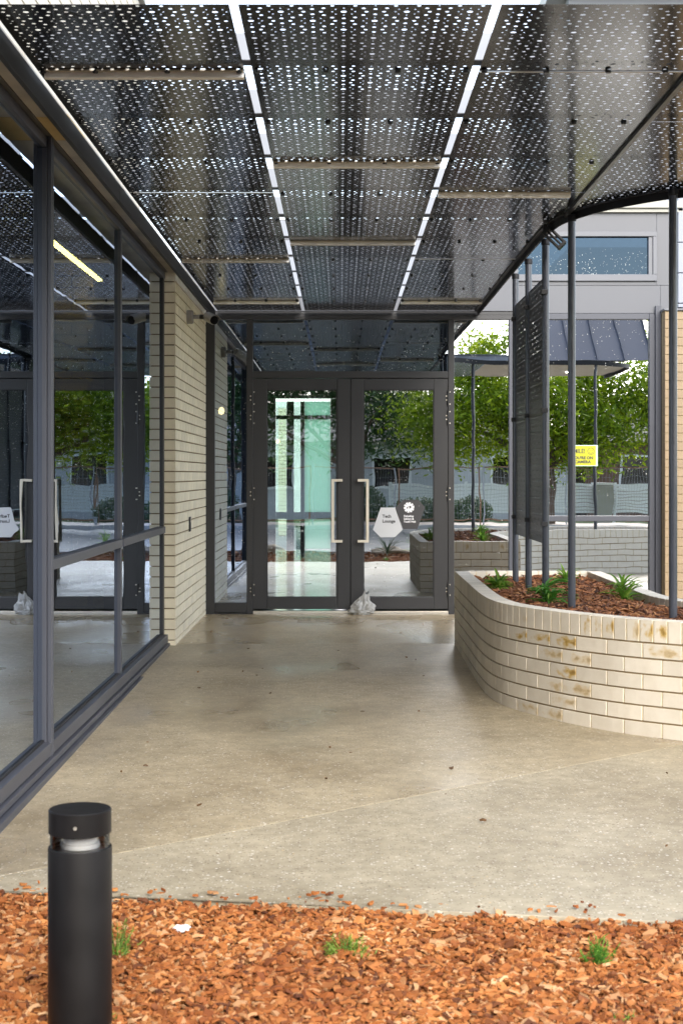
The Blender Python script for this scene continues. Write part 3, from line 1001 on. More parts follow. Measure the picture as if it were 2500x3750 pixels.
bolt = MB().lathe([(0.0, -0.012), (0.010, -0.012), (0.013, -0.006), (0.013, 0.0)], n=8).mesh('bolt', M['black'])
for k in range(0, 10):
    y = 6.36 + 0.9325 * k
    for x in (-1.20, -0.99, -0.70, -0.41, -0.335, -0.06, 0.23, 0.505, 0.58, 0.83, 1.08, 1.31):
        b = bpy.data.objects.new('bolt', bolt); COL.objects.link(b); b.parent = can
        b.location = (x, y - 10 - 0.023, -0.0005)
# seam strip and the bent edge beam
MB().box(SEAM - 0.012, SEAM + 0.010, 5.452, 9.86, H - 0.018, H - 0.0006).build('seam_strip', M['black'], can)
em = MB()
wall_strip(em, EDGE, H - 0.050, H + 0.012, -0.006, 0.006, step=0.08)
em.build('edge_beam', M['canopy_edge'], can)
em = MB()
wall_strip(em, EDGE, H - 0.0045, H + 0.004, 0.0065, 0.030, step=0.08)
em.build('edge_angle', M['frame_skylit'], can)

# unseen slope added above the canopy to darken the right window's reflection
rfp = thing('reflection_darkener', 'added unseen dark slope above the canopy that darkens the right window reflection', 'roof', (3.7, 8.0, 3.1))
M['darkener_slate'] = simple('darkener_slate_metal', (0.05, 0.062, 0.095), 0.45, var=0.08, nscale=1)
for i in range(4):
    xa = 2.95 + i * 0.40
    MB().add([(xa, 8.5, 3.06), (xa + 0.394, 8.5, 3.06), (xa + 0.394, 7.5, 3.85), (xa, 7.5, 3.85), (xa, 8.44, 3.06), (xa + 0.394, 8.44, 3.06), (xa + 0.394, 7.44, 3.85), (xa, 7.44, 3.85)],
             [(0, 1, 2, 3), (7, 6, 5, 4), (0, 4, 5, 1), (1, 5, 6, 2), (2, 6, 7, 3), (3, 7, 4, 0)]).build('darkener_sheet', M['darkener_slate'], rfp)
    MB().add([(xa + 0.389, 8.52, 3.08), (xa + 0.396, 8.52, 3.08), (xa + 0.396, 7.52, 3.872), (xa + 0.389, 7.52, 3.872), (xa + 0.389, 8.502, 3.06), (xa + 0.396, 8.502, 3.06), (xa + 0.396, 7.502, 3.85), (xa + 0.389, 7.502, 3.85)],
             [(0, 1, 2, 3), (7, 6, 5, 4), (0, 4, 5, 1), (1, 5, 6, 2), (2, 6, 7, 3), (3, 7, 4, 0)]).build('darkener_seam', M['darkener_slate'], rfp)

# posts with their collars
POSTS = [(1.352, 12.14), (1.352, 11.30), (1.352, 10.36), (1.432, 9.73), (1.895, 8.95), (2.75, 8.72), (3.7, 8.6)]
TOPS = [1.556, 1.556, 1.556, 1.612, 1.633, 1.63, 1.63]
for i, (x, y) in enumerate(POSTS):
    p = MB()
    p.tube([(x, y, 0.45), (x, y, EYE + TOPS[i])], 0.0238, 24)
    po = p.build('post', M['post'], can, smooth=True)
    c = MB().lathe([(0.0242, 0.0), (0.0285, 0.004), (0.0285, 0.034), (0.0245, 0.040)], (x, y, EYE + TOPS[i] - 0.041), 24).build('collar', M['canopy_edge'], po, smooth=True)
    c.parent = po; c.matrix_parent_inverse = Matrix.Identity(4)
# beam brackets hanging the posts off the panel edge
# perforated screen fixed between three posts
sc = thing('perforated_screen', 'upright dark perforated privacy screen fixed between three canopy posts', 'screen', (1.39, 11.6, 0.93))
def screen_panel(p, q):
    (x0, y0), (x1, y1) = p, q
    L = math.hypot(x1 - x0, y1 - y0) - 0.056
    ins = lambda x, y, r: r < x < L - r and r < y < 1.775 - r
    me = perf_mesh('screen_panel', [(0, 0), (L, 0), (L, 1.775), (0, 1.775)], holes_for(0.1, 0.08, ins, (0, L), (0, 1.775)), [M['screen']], 0.0015)
    o = bpy.data.objects.new('screen_panel', me); COL.objects.link(o); o.parent = sc
    ang = math.atan2(y1 - y0, x1 - x0)
    o.rotation_euler = (PI / 2, 0, ang)
    o.location = (x0 + 0.028 * math.cos(ang) - 1.39, y0 + 0.028 * math.sin(ang) - 11.6, 0.0)
screen_panel(POSTS[1], POSTS[0])
screen_panel(POSTS[2], POSTS[1])
cl = MB()
for (x, y) in POSTS[:3]:
    for z in (1.05, 1.8, 2.58):
        m_ = MB().box(x - 0.030, x + 0.012, y - 0.034, y + 0.034, z, z + 0.03)
        m_.build('clamp', M['frame'], sc, bevel=0.002)

# floodlight on the canopy edge
fl = thing('floodlight', 'small black bracketed floodlight hanging from the curved canopy edge', 'floodlight', (1.37, 10.3, H - 0.03))
ax = Vector((0.70, -0.10, -0.70)).normalized()
ay = Vector((0.14, 0.99, 0)).normalized()
az = ax.cross(ay).normalized()
c0 = Vector((1.352, 10.2, H - 0.062))
fm = MB()
for s_ in (-1, 1):
    fm.obox(c0 + ax * 0.048 + az * 0.026 * s_, ax * 0.062, ay * 0.035, az * 0.007)
fm.obox(c0 + ax * 0.118, ax * 0.009, ay * 0.038, az * 0.034)
fm.obox(c0 - ax * 0.020, ax * 0.012, ay * 0.034, az * 0.034)
fm.build('yoke', M['flood'], fl, bevel=0.002)
MB().obox(c0 + ax * 0.049, ax * 0.058, ay * 0.030, az * 0.0045).build('fin', M['flood'], fl)
MB().obox(c0 + ax * 0.1285, ax * 0.0012, ay * 0.030, az * 0.028).build('lens', M['lens'], fl)
MB().obox(c0 - ax * 0.036 + Vector((0, 0, 0.008)), (0.012, 0, 0), (0, 0.02, 0), (0, 0, 0.018)).build('bracket', M['flood'], fl)

# ------------------------------------------------------------------ entrance screen and doors (one plane)
YD = 15.65
def dx(px): return (px - 1247) * YD / F
def dz(py): return EYE - (py - 1738) * YD / F
es = thing('entrance_screen', 'charcoal framed glazed entrance screen around the double doors', 'entrance screen', (0, YD, 0))
FR = M['frame']
def eb_(name, x0, x1, y0, y1, depth=(0, 0.10), mat=None, parent=es, bevel=0.003):
    return box(name, min(x0, x1), max(x0, x1), YD + depth[0], YD + depth[1], min(y0, y1), max(y0, y1), mat or FR, parent, bevel)
zt_ = dz(1154); zh = dz(1170)
eb_('head', dx(757), dx(1878), zh, zt_)
eb_('head_flashing', dx(757), dx(1878), zt_ + 0.002, 3.02, (0.02, 0.10))
eb_('jamb', dx(740), dx(786), -0.02, zh - 0.002)
eb_('mullion', dx(903), dx(926), -0.02, zh - 0.002)
eb_('mullion', dx(1641), dx(1662), -0.02, zh - 0.002)
eb_('mullion', dx(1863), dx(1880), -0.02, zh - 0.002, mat=M['frame_skylit'])
eb_('transom', dx(926) + 0.002, dx(1641) - 0.002, dz(1384), dz(1359), (0.002, 0.10))
eb_('sill', dx(786) + 0.002, dx(903) - 0.002, 0.012, dz(2208), (0.002, 0.10))
eb_('sill', dx(1662) + 0.002, dx(1863) - 0.002, 0.012, dz(2208), (0.002, 0.10))
eb_('plinth', dx(757), dx(903), -0.02, 0.008, (-0.012, -0.001))
eb_('threshold', dx(926) + 0.002, dx(1641) - 0.002, -0.01, 0.026, (-0.004, 0.11), mat=M['steel'])
def pane(px0, px1, py0, py1, mat, parent, y=YD + 0.045):
    return glass_sheet('glass_pane', dx(px0) - 0.004, dx(px1) + 0.004, y, y + 0.012, dz(py1) - 0.004, dz(py0) + 0.004, mat, parent, 2)
pane(787, 903, 1170, 2208, M['glass_side'], es)
pane(928, 1639, 1170, 1358, M['glass_transom'], es)
pane(1663, 1863, 1170, 2208, M['glass_win'], es)

def door(px0, px1, gx0, gx1, side, label):
    d = thing('entrance_door', label, 'door', (dx(px0 if side < 0 else px1), YD, 0), group='double entrance doors')
    z0, z1 = dz(2231), dz(1386)
    gz0, gz1 = dz(2188), dz(1427)
    y0, y1 = YD + 0.012, YD + 0.062
    B = lambda nm, a, b, c, e, dep=0.0, mat=FR: box(nm, a, b, y0 + dep, y1 + dep, c, e, mat, d, 0.003)
    B('stile', dx(px0), dx(gx0), z0, z1)
    B('stile', dx(gx1), dx(px1), z0, z1)
    B('rail', dx(gx0) + 0.001, dx(gx1) - 0.001, gz1, z1)
    B('rail', dx(gx0) + 0.001, dx(gx1) - 0.001, z0, gz0)
    pane(gx0, gx1, 1427, 2188, M['glass_door'], d, YD + 0.04)
    gm = MB()
    a, b, c, e = dx(gx0), dx(gx1), gz0, gz1
    gm.box(a + 0.001, a + 0.007, y0 + 0.004, y0 + 0.02, c, e); gm.box(b - 0.007, b - 0.001, y0 + 0.004, y0 + 0.02, c, e)
    gm.box(a + 0.007, b - 0.007, y0 + 0.004, y0 + 0.02, c + 0.001, c + 0.007); gm.box(a + 0.007, b - 0.007, y0 + 0.004, y0 + 0.02, e - 0.007, e - 0.001)
    gm.build('gasket', M['rubber'], d)
    return d
dl = door(926, 1280, 977, 1232, -1, 'left charcoal glazed door that shows the hallway behind its glass')
dr = door(1284, 1641, 1331, 1588, 1, 'right charcoal glazed door that carries the two hexagon signs')
box('meeting_strip', dx(1236), dx(1281), YD + 0.002, YD + 0.0105, dz(2231), dz(1387), FR, dl, 0.002)
box('door_seal', dx(1281.3), dx(1283.6), YD + 0.03, YD + 0.05, dz(2231), dz(1387), M['rubber'], dl)

def handle(parent, bar_px, mount_px):
    yb = YD - 0.055
    zt2, zb = dz(1754), dz(1986)
    xb, xm = dx(bar_px), dx(mount_px)
    h = MB()
    h.box(xb - 0.0135, xb + 0.0135, yb - 0.010, yb + 0.010, zb, zt2)
    s = 1 if xm > xb else -1
    xa, xe = sorted((xb + s * 0.0135, xm))
    for z in (zb, zt2 - 0.026):
        h.box(xa, xe, yb - 0.0098, yb + 0.0098, z, z + 0.026)
        xs = sorted((xm, xm - s * 0.022))
        h.box(xs[0], xs[1], yb + 0.0099, YD + 0.011, z + 0.002, z + 0.024)
    return h.build('pull_handle', M['handle'], parent, bevel=0.002)
handle(dl, 1218, 1253.6)
handle(dr, 1344.5, 1309)
def hinge(parent, px, py0, py1):
    x = dx(px)
    hm = MB()
    hm.tube([(x, YD - 0.004, dz(py1)), (x, YD - 0.004, dz(py0))], 0.0085, 12)
    h = hm.build('hinge', M['black'], parent, smooth=True)
    sm = MB()
    for u in (0.08, 0.36, 0.64, 0.92):
        z = dz(py0) + (dz(py1) - dz(py0)) * u
        for s in (-1, 1):
            if (u in (0.36, 0.64)) == (s < 0): sm.lathe([(0.0, 0), (0.006, 0), (0.006, 0.004), (0, 0.004)], (0, 0, 0), 8)
    for u, s in ((0.1, 1), (0.37, -1), (0.63, -1), (0.9, 1)):
        z = dz(py0) + (dz(py1) - dz(py0)) * u
        q = MB().obox((x + s * 0.017, YD - 0.0045 + (0.0 if s > 0 else 0.008), z), (0.0055, 0, 0), (0, 0.004, 0), (0, 0, 0.0055)).build('screw', M['steel'], h)
        q.parent = h; q.matrix_parent_inverse = Matrix.Identity(4)
for a, b in ((1430, 1485), (1502, 1555), (1782, 1834), (2136, 2184)):
    hinge(dl, 924, a, b)
    hinge(dr, 1640, a, b)

# signs on the right-hand door
YS = YD + 0.0385
def hexa(name, pts, mat, parent, y=YS, t=0.0012):
    vs = [(dx(a), y, dz(b)) for a, b in pts] + [(dx(a), y - t, dz(b)) for a, b in pts]
    n = len(pts)
    fs = [tuple(range(n)), tuple(range(2 * n - 1, n - 1, -1))] + [(i, n + i, n + (i + 1) % n, (i + 1) % n) for i in range(n)]
    return MB().add(vs, fs).build(name, mat, parent)
def put_text(body, px, py, size, mat, parent, y, bold=0.0, spacing=1.0, scale_x=1.0):
    o = link('lettering', text_mesh(body, size, mat, 0.0004, 'LEFT', bold, spacing))
    o.parent = parent
    o.rotation_euler = (PI / 2, 0, 0)
    o.scale = (scale_x, 1, 1)
    o.location = Vector((dx(px), y, dz(py))) - Vector(parent.location)
    return o
sw = thing('door_sign', 'pale grey hexagon sign reading Tech Lounge on the right door glass', 'sign', (dx(1420), YS, dz(1910)))
hexa('sign_face', [(1393.9, 1858.9), (1446, 1858.9), (1474, 1940), (1446, 1967.5), (1393, 1968), (1365, 1940)], M['sign_white'], sw)
put_text('Tech', 1399.5, 1896, 0.044, M['ink'], sw, YS - 0.0018, 0.0016)
put_text('Lounge', 1399.5, 1914, 0.044, M['ink'], sw, YS - 0.0018, 0.0016)
sd = thing('door_sign', 'dark hexagon sign with white gear emblem reading Dalyellup Library & Youth Hub', 'sign', (dx(1502), YS, dz(1884)))
hexa('sign_face', [(1476.8, 1830.7), (1529.9, 1830.7), (1556.4, 1858), (1528, 1937.6), (1476, 1937.6), (1447.8, 1859)], M['sign_dark'], sd, y=YS + 0.0003)
for i, tx in enumerate(('Dalyellup', 'Library &', 'Youth Hub')):
    put_text(tx, 1478, 1893.5 + i * 10.2, 0.028, M['print_white'], sd, YS - 0.0016, 0.0008, 1.0, 0.95)
lg = MB()
cx, cz, Rr = dx(1497.3), dz(1858.4), 0.0525
for k in range(10):
    q = 2 * PI * (k + 0.25) / 10
    u = Vector((math.cos(q), 0, math.sin(q))); w = Vector((-math.sin(q), 0, math.cos(q)))
    lg.obox(Vector((cx, YS - 0.0014, cz)) + u * 0.041, u * 0.0115, Vector((0, 0.0003, 0)), w * (0.0092 if k % 3 else 0.0115))
n = 30
vs, fs = [], []
for k in range(n):
    q = 2 * PI * k / n
    ri = 0.0175 * (1 + 0.35 * math.cos(2 * q - 0.7))
    for rr_ in (ri, 0.036):
        vs.append((cx + rr_ * math.cos(q), YS - 0.0016, cz + rr_ * math.sin(q)))
for k in range(n):
    j = (k + 1) % n
    fs.append((2 * k, 2 * k + 1, 2 * j + 1, 2 * j))
lg.add(vs, fs)
lg.obox((cx - 0.004, YS - 0.0017, cz - 0.004), (0.004, 0, 0.013), (0, 0.0003, 0), (0.005, 0, -0.003))
lg.build('gear_emblem', M['print_white'], sd)

# crumpled plastic bag left at the right door
pb = bmesh.new()
bmesh.ops.create_icosphere(pb, subdivisions=4, radius=1.0)
for v in pb.verts:
    p = v.co.copy()
    n1 = noise.noise(p * 2.3) * 0.35 + noise.noise(p * 5.1 + Vector((3, 1, 2))) * 0.28 + noise.noise(p * 11) * 0.12
    p *= 1 + n1
    up_ = max(0.0, p.z)
    wd = 0.098 * (1 - 0.62 * min(1, up_)) + 0.02
    v.co = Vector((p.x * wd + up_ * 0.03, p.y * wd * 0.55, max(-0.055, p.z * 0.07) + up_ * 0.075))
me = bpy.data.meshes.new('plastic_bag'); pb.to_mesh(me); pb.free()
bagm = MB()
M['bag'] = island_mat('cloudy_plastic_film', [(0, (0.42, 0.42, 0.41)), (1, (0.55, 0.55, 0.54))], 0.22, 0.35)
me.materials.append(M['bag'])
bag = link('plastic_bag', me)
bag.location = (dx(1325), YD - 0.085, 0.055)
tag(bag, 'crumpled translucent plastic bag on the floor against the right door', 'plastic bag')

# security camera on the pier
cc = thing('security_camera', 'grey bullet security camera on the cream brick pier', 'security camera', (PX, 13.73, 2.77))
q = MB()
q.tube([(PX + 0.001, 13.73, 2.77), (PX + 0.045, 13.73, 2.77), (PX + 0.055, 13.73, 2.77)], [0.060, 0.060, 0.052], 28)
q.build('mount', M['camera_grey'], cc, smooth=True)
MB().tube([(PX + 0.055, 13.73, 2.772), (PX + 0.125, 13.73, 2.772)], 0.019, 16).build('arm', M['camera_grey'], cc, smooth=True)
MB().tube([(PX + 0.118, 13.728, 2.772), (PX + 0.15, 13.715, 2.77)], 0.021, 16).build('joint', M['black'], cc, smooth=True)
d_ = Vector((0.36, -0.88, -0.22)).normalized()
b0 = Vector((PX + 0.172, 13.76, 2.775))
MB().tube([b0 - d_ * 0.01, b0 + d_ * 0.01, b0 + d_ * 0.20, b0 + d_ * 0.215], [0.030, 0.041, 0.043, 0.041], 28).build('body', M['camera_grey'], cc, smooth=True)
MB().tube([b0 + d_ * 0.2151, b0 + d_ * 0.222], [0.037, 0.036], 28).build('lens', M['lens'], cc, smooth=True)
hd = MB()
side_ = d_.cross(Vector((0, 0, 1))).normalized(); upv = side_.cross(d_).normalized()
vs, fs = [], []
for i in range(13):
    a_ = PI * (0.02 + 0.96 * i / 12)
    for (t_, rr_) in ((0.03, 0.0455), (0.245, 0.0465), (0.245, 0.049), (0.03, 0.048)):
        vs.append(b0 + d_ * t_ + side_ * rr_ * math.cos(a_) + upv * rr_ * math.sin(a_))
for i in range(12):
    for k in range(4):
        j = (k + 1) % 4
        fs.append((i * 4 + k, i * 4 + j, (i + 1) * 4 + j, (i + 1) * 4 + k))
hd.add(vs, fs).build('hood', M['camera_grey'], cc, smooth=True)

# ------------------------------------------------------------------ right window, grey wall panels, upper window
rw = thing('glazed_window', 'large dark framed window behind the posts with the yellow camera sign', 'window', (dx(2190), YD, 1.5))
CF = M['clad_frame']
def rbox(name, a, b, c, d, dep=(0, 0.10), mat=None, parent=rw):
    return box(name, dx(a), dx(b), YD + dep[0], YD + dep[1], dz(d), dz(c), mat or M['frame_skylit'], parent, 0.003)
rbox('head', 1882, 2376, 1148, 1169)
rbox('jamb', 1882, 1896, 1169.5, 2232)
rbox('jamb', 2376.5, 2396, 1148, 2232)
rbox('reveal', 2396.5, 2417, 1120, 2232, (-0.03, 0.10))
rbox('rail', 1896.5, 2376, 1889, 1909)
rbox('sill', 1896.5, 2376, 2208, 2232)
pane(1896.5, 2376, 1169, 1889, M['glass_win'], rw)
pane(1896.5, 2376, 1909, 2208, M['glass_win'], rw)
wl = thing('panel_wall', 'grey metal panel wall above the windows on the right', 'wall', (dx(2000), YD, 3.0))
CL = M['clad']
XL, XR = dx(1240 - 4000 / 1.0 * 0 - 560), dx(2478)
def cl_(name, a, b, c, d, dep=(0.012, 0.10), mat=None):
    return box(name, a, b, YD + dep[0], YD + dep[1], c, d, mat or CL, wl, 0.002)
zA, zB = dz(1146.5), dz(1044)        # the band between lower window head and upper window
cl_('wall_panel', dx(1880.5), dx(2417) , zA, zB - 0.003)
cl_('wall_panel', dx(2417.5), XR, zA, zB - 0.003)
zU0, zU1 = dz(1029), dz(849)
cl_('wall_panel', -1.6, dx(1878), 3.024, 3.94)
cl_('wall_panel', dx(1880.5), dx(2403), zB, zU0 - 0.002)
cl_('wall_panel', dx(2403.5), XR, zB, dz(779))
cl_('wall_panel', dx(1880.5), dx(2403), zU1 + 0.002, dz(779))
cl_('wall_cap', -1.6, XR + 0.05, dz(779) + 0.002, dz(765), (-0.03, 0.30), M['capping'])
cl_('wall_cap', -1.6, XR + 0.05, dz(764), dz(738), (-0.06, 0.30), M['capping'])
uw = thing('upper_window', 'shallow pale framed upper window above the large right window', 'window', (dx(2150), YD, 3.5))
u = lambda n_, a, b, c, d, dep: rbox(n_, a, b, c, d, dep, CF, uw)
u('frame', 1881, 2403, 849, 866, (-0.015, 0.10))
u('frame', 1881, 2403, 1005, 1029, (-0.015, 0.10))
u('frame', 2373, 2388, 866.4, 1004.6, (0.0, 0.10))
u('frame', 2388.5, 2403, 866.4, 1004.6, (-0.015, 0.10))
u('frame', 1881, 1896, 866.4, 1004.6, (0.0, 0.10))
pane(1896, 2373, 866, 1005, M['glass_up'], uw)
# pale cladding boards right of the panel wall
bw = thing('board_cladding', 'pale blue grey horizontal cladding boards at the right edge', 'cladding', (dx(2480), YD, 3.0))
for i, (a, b) in enumerate(((1111, 1126), (1000, 1110), (888, 999), (775, 887), (664, 774), (552, 663))):
    box('cladding_board', XR + 0.003, 4.6, YD - 0.03, YD + 0.06, dz(b), dz(a) - 0.006, M['board'], bw, 0.003)
# tan brick wall on the right
tb = thing('tan_brick_wall', 'tan brick wall at the right edge beside the large window', 'brick wall', (3.1, 15.42, 0))
TX, TY = dx(2418), 15.45
tan_s = straight_brick(BL, BD, BH, 'brick', M['tan'])
tan_h = straight_brick(0.11, BD, BH, 'brick', M['tan'])
MB().box(TX + 0.001, 4.6, TY + 0.010, 15.62, -0.1, 3.005).build('mortar', M['mortar_grey'], tb)
for k in range(35):
    z = -0.005 + PITCH * k
    x = TX
    first = True
    while x < 4.5:
        L = 0.11 if (k % 2 and first) else BL
        first = False
        b = bpy.data.objects.new('brick', tan_s if L == BL else tan_h); COL.objects.link(b); b.parent = tb
        b.location = (x - 3.1, TY - 15.42, z)
        x += L + JT
box('wall_flashing', TX - 0.012, 4.6, TY - 0.02, 15.62, 3.008, 3.028, M['clad_frame'], tb, 0.002)
# taller roof block beyond the parapet on the right
rb = thing('roof_block', 'pale upper storey with cream eaves beyond the canopy at the top right', 'upper storey', (3.5, 19, 4.2))
rp = [(2.62, 18.0), (7.5, 18.0), (7.5, 24), (2.62, 24)]
MB().prism(rp, 4.0, 6.9).build('wall', M['board'], rb)
MB().prism([(2.40, 17.6), (7.6, 17.6), (7.6, 24.2), (2.40, 24.2)], 6.92, 7.1).build('eaves', M['capping'], rb)

# yellow camera notice on the right window
YY = YD + 0.0435
ns = thing('camera_notice', 'yellow notice with smiling face reading SMILE! YOU\'RE ON CAMERA on the right window', 'sign', (dx(2138), YY, dz(1668)))
hexa('border', [(2082, 1629.5), (2189.5, 1629.5), (2189.5, 1706.5), (2082, 1706.5)], M['sign_pale'], ns, YY, 0.001)
hexa('sign_face', [(2086, 1632.5), (2182.5, 1632.5), (2182.5, 1704), (2086, 1704)], M['sign_yellow'], ns, YY - 0.0012, 0.0006)
put_text('SMILE!', 2093, 1659, 0.062, M['ink'], ns, YY - 0.0024, 0.001, 1.0, 0.80)
put_text("YOU'RE ON", 2095, 1681, 0.0375, M['ink'], ns, YY - 0.0024, 0.0016, 1.0, 1.06)
put_text('CAMERA', 2105, 1695.8, 0.0375, M['ink'], ns, YY - 0.0024, 0.0016, 1.0, 1.08)
fm = MB()
cx, cz = dx(2164.5), dz(1652)
vs, fs = [], []
for k in range(32):
    q = 2 * PI * k / 32
    for r_ in (0.0305, 0.0345): vs.append((cx + r_ * math.cos(q), YY - 0.0023, cz + r_ * math.sin(q)))
for k in range(32):
    j = (k + 1) % 32
    fs.append((2 * k, 2 * k + 1, 2 * j + 1, 2 * j))
fm.add(vs, fs)
vs, fs = [], []
for k in range(13):
    q = PI * (1.15 + 0.70 * k / 12)
    for r_ in (0.0175, 0.0212): vs.append((cx + r_ * math.cos(q), YY - 0.0023, cz + r_ * math.sin(q)))
for k in range(12): fs.append((2 * k, 2 * k + 1, 2 * k + 3, 2 * k + 2))
fm.add(vs, fs)
for s in (-1, 1): fm.obox((cx + s * 0.010, YY - 0.0023, cz + 0.008), (0.0022, 0, 0), (0, 0.0002, 0), (0, 0, 0.0045))
fm.build('smiling_face', M['ink'], ns)

# ------------------------------------------------------------------ planter
PZ = 0.600                     # rim height
pl = thing('brick_planter', 'curved pale brick planter box in front of the right window', 'planter', (1.5, 10.5, 0))
FRONT = Path([(0.935, 12.9), (0.93, 12.2), (0.928, 11.4), (0.925, 10.6), (0.94, 10.05), (0.985, 9.68), (1.075, 9.40), (1.20, 9.14), (1.34, 8.90), (1.56, 8.62), (1.83, 8.38), (2.15, 8.12), (2.6, 7.86), (3.2, 7.62), (4.2, 7.40), (5.6, 7.25)], side=1)
BACK = Path([(0.935, 12.9), (2.12, 12.9)], smooth=False, side=-1)
RIGHT = Path([(2.12, 12.9), (2.12, 12.0), (2.115, 11.2), (2.11, 10.5), (2.135, 10.12), (2.21, 9.84), (2.40, 9.52), (2.8, 9.18), (3.5, 8.85), (4.4, 8.62), (5.6, 8.5)], side=-1)
ROW = 0.120
ZC = PZ - ROW - 0.010          # top of the highest stretcher course
core_l, core_d = MB(), MB()
npl = 0
stray = MB()
bn = 0
def planter_brick(path, s0, s1, z0, z1, nseg, mat, visible=True):
    global npl
    if visible and npl < 298:
        mb = MB()
        course_mesh(mb, path, s0, s1, z0, z1, 0.108, nseg)
        mb.build('brick', M[mat], pl)
        npl += 1
    else:
        course_mesh(stray, path, s0, s1, z0, z1, 0.108, nseg)
rs = random.Random(5)
def run(path, L, vis):
    # rowlock rim
    n = round(L / PITCH)
    w = L / n
    for i in range(n):
        s0, s1 = i * w + JT / 2, (i + 1) * w - JT / 2
        px_ = path.at(s0)
        mat = 'cream_light'
        if path is FRONT:
            u_ = px_.x
            if 1.33 < u_ < 1.47 and px_.y < 9.0: mat = 'cream_stain'
            elif 1.60 < u_ < 1.70 and px_.y < 9: mat = 'cream_stain'
            elif 1.03 < u_ < 1.10: mat = 'cream_spot'
            elif 1.50 < u_ < 1.80 and i % 2 == 0: mat = 'cream_spot'
        elif rs.random() < 0.25: mat = 'cream_spot'
        planter_brick(path, s0, s1, PZ - ROW, PZ, 1, mat, vis(px_, 9))
    wall_strip(core_l, path, PZ - ROW + 0.003, PZ - 0.003, 0.0035, 0.105, 0.004, L - 0.004)
    for k in range(8):
        z1 = ZC - k * PITCH
        z0 = z1 - BH
        if z1 < -0.06: break
        wall_strip(core_l, path, z0 + 0.003, z1 - 0.003, 0.0035, 0.105, 0.004, L - 0.004)
        s = -0.12 if k % 2 else 0.0
        while s < L - 0.02:
            a, b = max(s, 0.0), min(s + BL, L)
            if b - a > 0.025:
                mid = path.at((a + b) / 2)
                mat = 'cream_light'
                if path is FRONT:
                    if k == 0 and 1.05 < mid.x < 1.36: mat = 'cream_stain'
                    elif k == 1 and 1.15 < mid.x < 1.42: mat = 'cream_spot'
                    elif k == 2 and 1.2 < mid.x < 1.36: mat = 'cream_stain'
                    elif k in (3, 4) and 1.2 < mid.x < 1.4: mat = 'cream_spot'
                    elif k == 5 and 1.1 < mid.x < 1.3: mat = 'cream_spot'
                    elif k == 0 and 1.6 < mid.x < 1.9: mat = 'cream_spot'
                planter_brick(path, a, b, z0, z1, 3, mat, vis(mid, k))
            s += BL + JT
    wall_strip(core_d, path, -0.12, PZ - 0.012, 0.0095, 0.103, 0.004, L - 0.004)
run(FRONT, FRONT.len, lambda p, k: p.x < 2.35)
run(BACK, BACK.len, lambda p, k: k == 9 or k < 1)
run(RIGHT, RIGHT.len, lambda p, k: k == 9 and p.x < 2.6)
core_l.build('joint_mortar', M['mortar_light'], pl)
core_d.build('bed_mortar', M['mortar_grey'], pl)
o = stray.build('brick_courses', M['cream_light'], pl); o['kind'] = 'stuff'

def inside_planter(x, y):
    if y > 12.78: return False
    lo = None
    # between the two long walls
    best_f = min(((p.x - x) ** 2 + (p.y - y) ** 2, i) for i, p in enumerate(FRONT.p[::4]))
    i = best_f[1] * 4
    p = FRONT.p[i]; s = FRONT.s[i]; nn = FRONT.normal(s)
    if (x - p.x) * nn.x + (y - p.y) * nn.y > -0.115: return False
    best_r = min(((q.x - x) ** 2 + (q.y - y) ** 2, i) for i, q in enumerate(RIGHT.p[::4]))
    i = best_r[1] * 4
    p = RIGHT.p[i]; s = RIGHT.s[i]; nn = RIGHT.normal(s)
    return (x - p.x) * nn.x + (y - p.y) * nn.y < -0.115
soil_poly = []
for i in range(0, 60):
    s = FRONT.len * i / 59; p = FRONT.at(s) - FRONT.normal(s) * 0.09; soil_poly.append((p.x, min(p.y, 12.80)))
for i in range(59, -1, -1):
    s = RIGHT.len * i / 59; p = RIGHT.at(s) - RIGHT.normal(s) * 0.09; soil_poly.append((p.x, min(p.y, 12.80)))
MB().prism(soil_poly, 0.2, 0.515).build('soil', M['soil'], pl)
def soil_z(x, y):
    return 0.528 + 0.03 * noise.noise(Vector((x * 2.2, y * 2.2, 9))) + 0.015 * max(0, 1 - abs(x - 1.6))
o = chips(11000, (1.0, 3.0), (7.9, 12.8), soil_z, (0.03, 0.11), 0, M['mulch_dark'], 'shredded_mulch', inside_planter, seed=11, tilt=0.35)
tag(o, 'dark red brown shredded bark mulch filling the brick planter', 'mulch', kind='stuff')

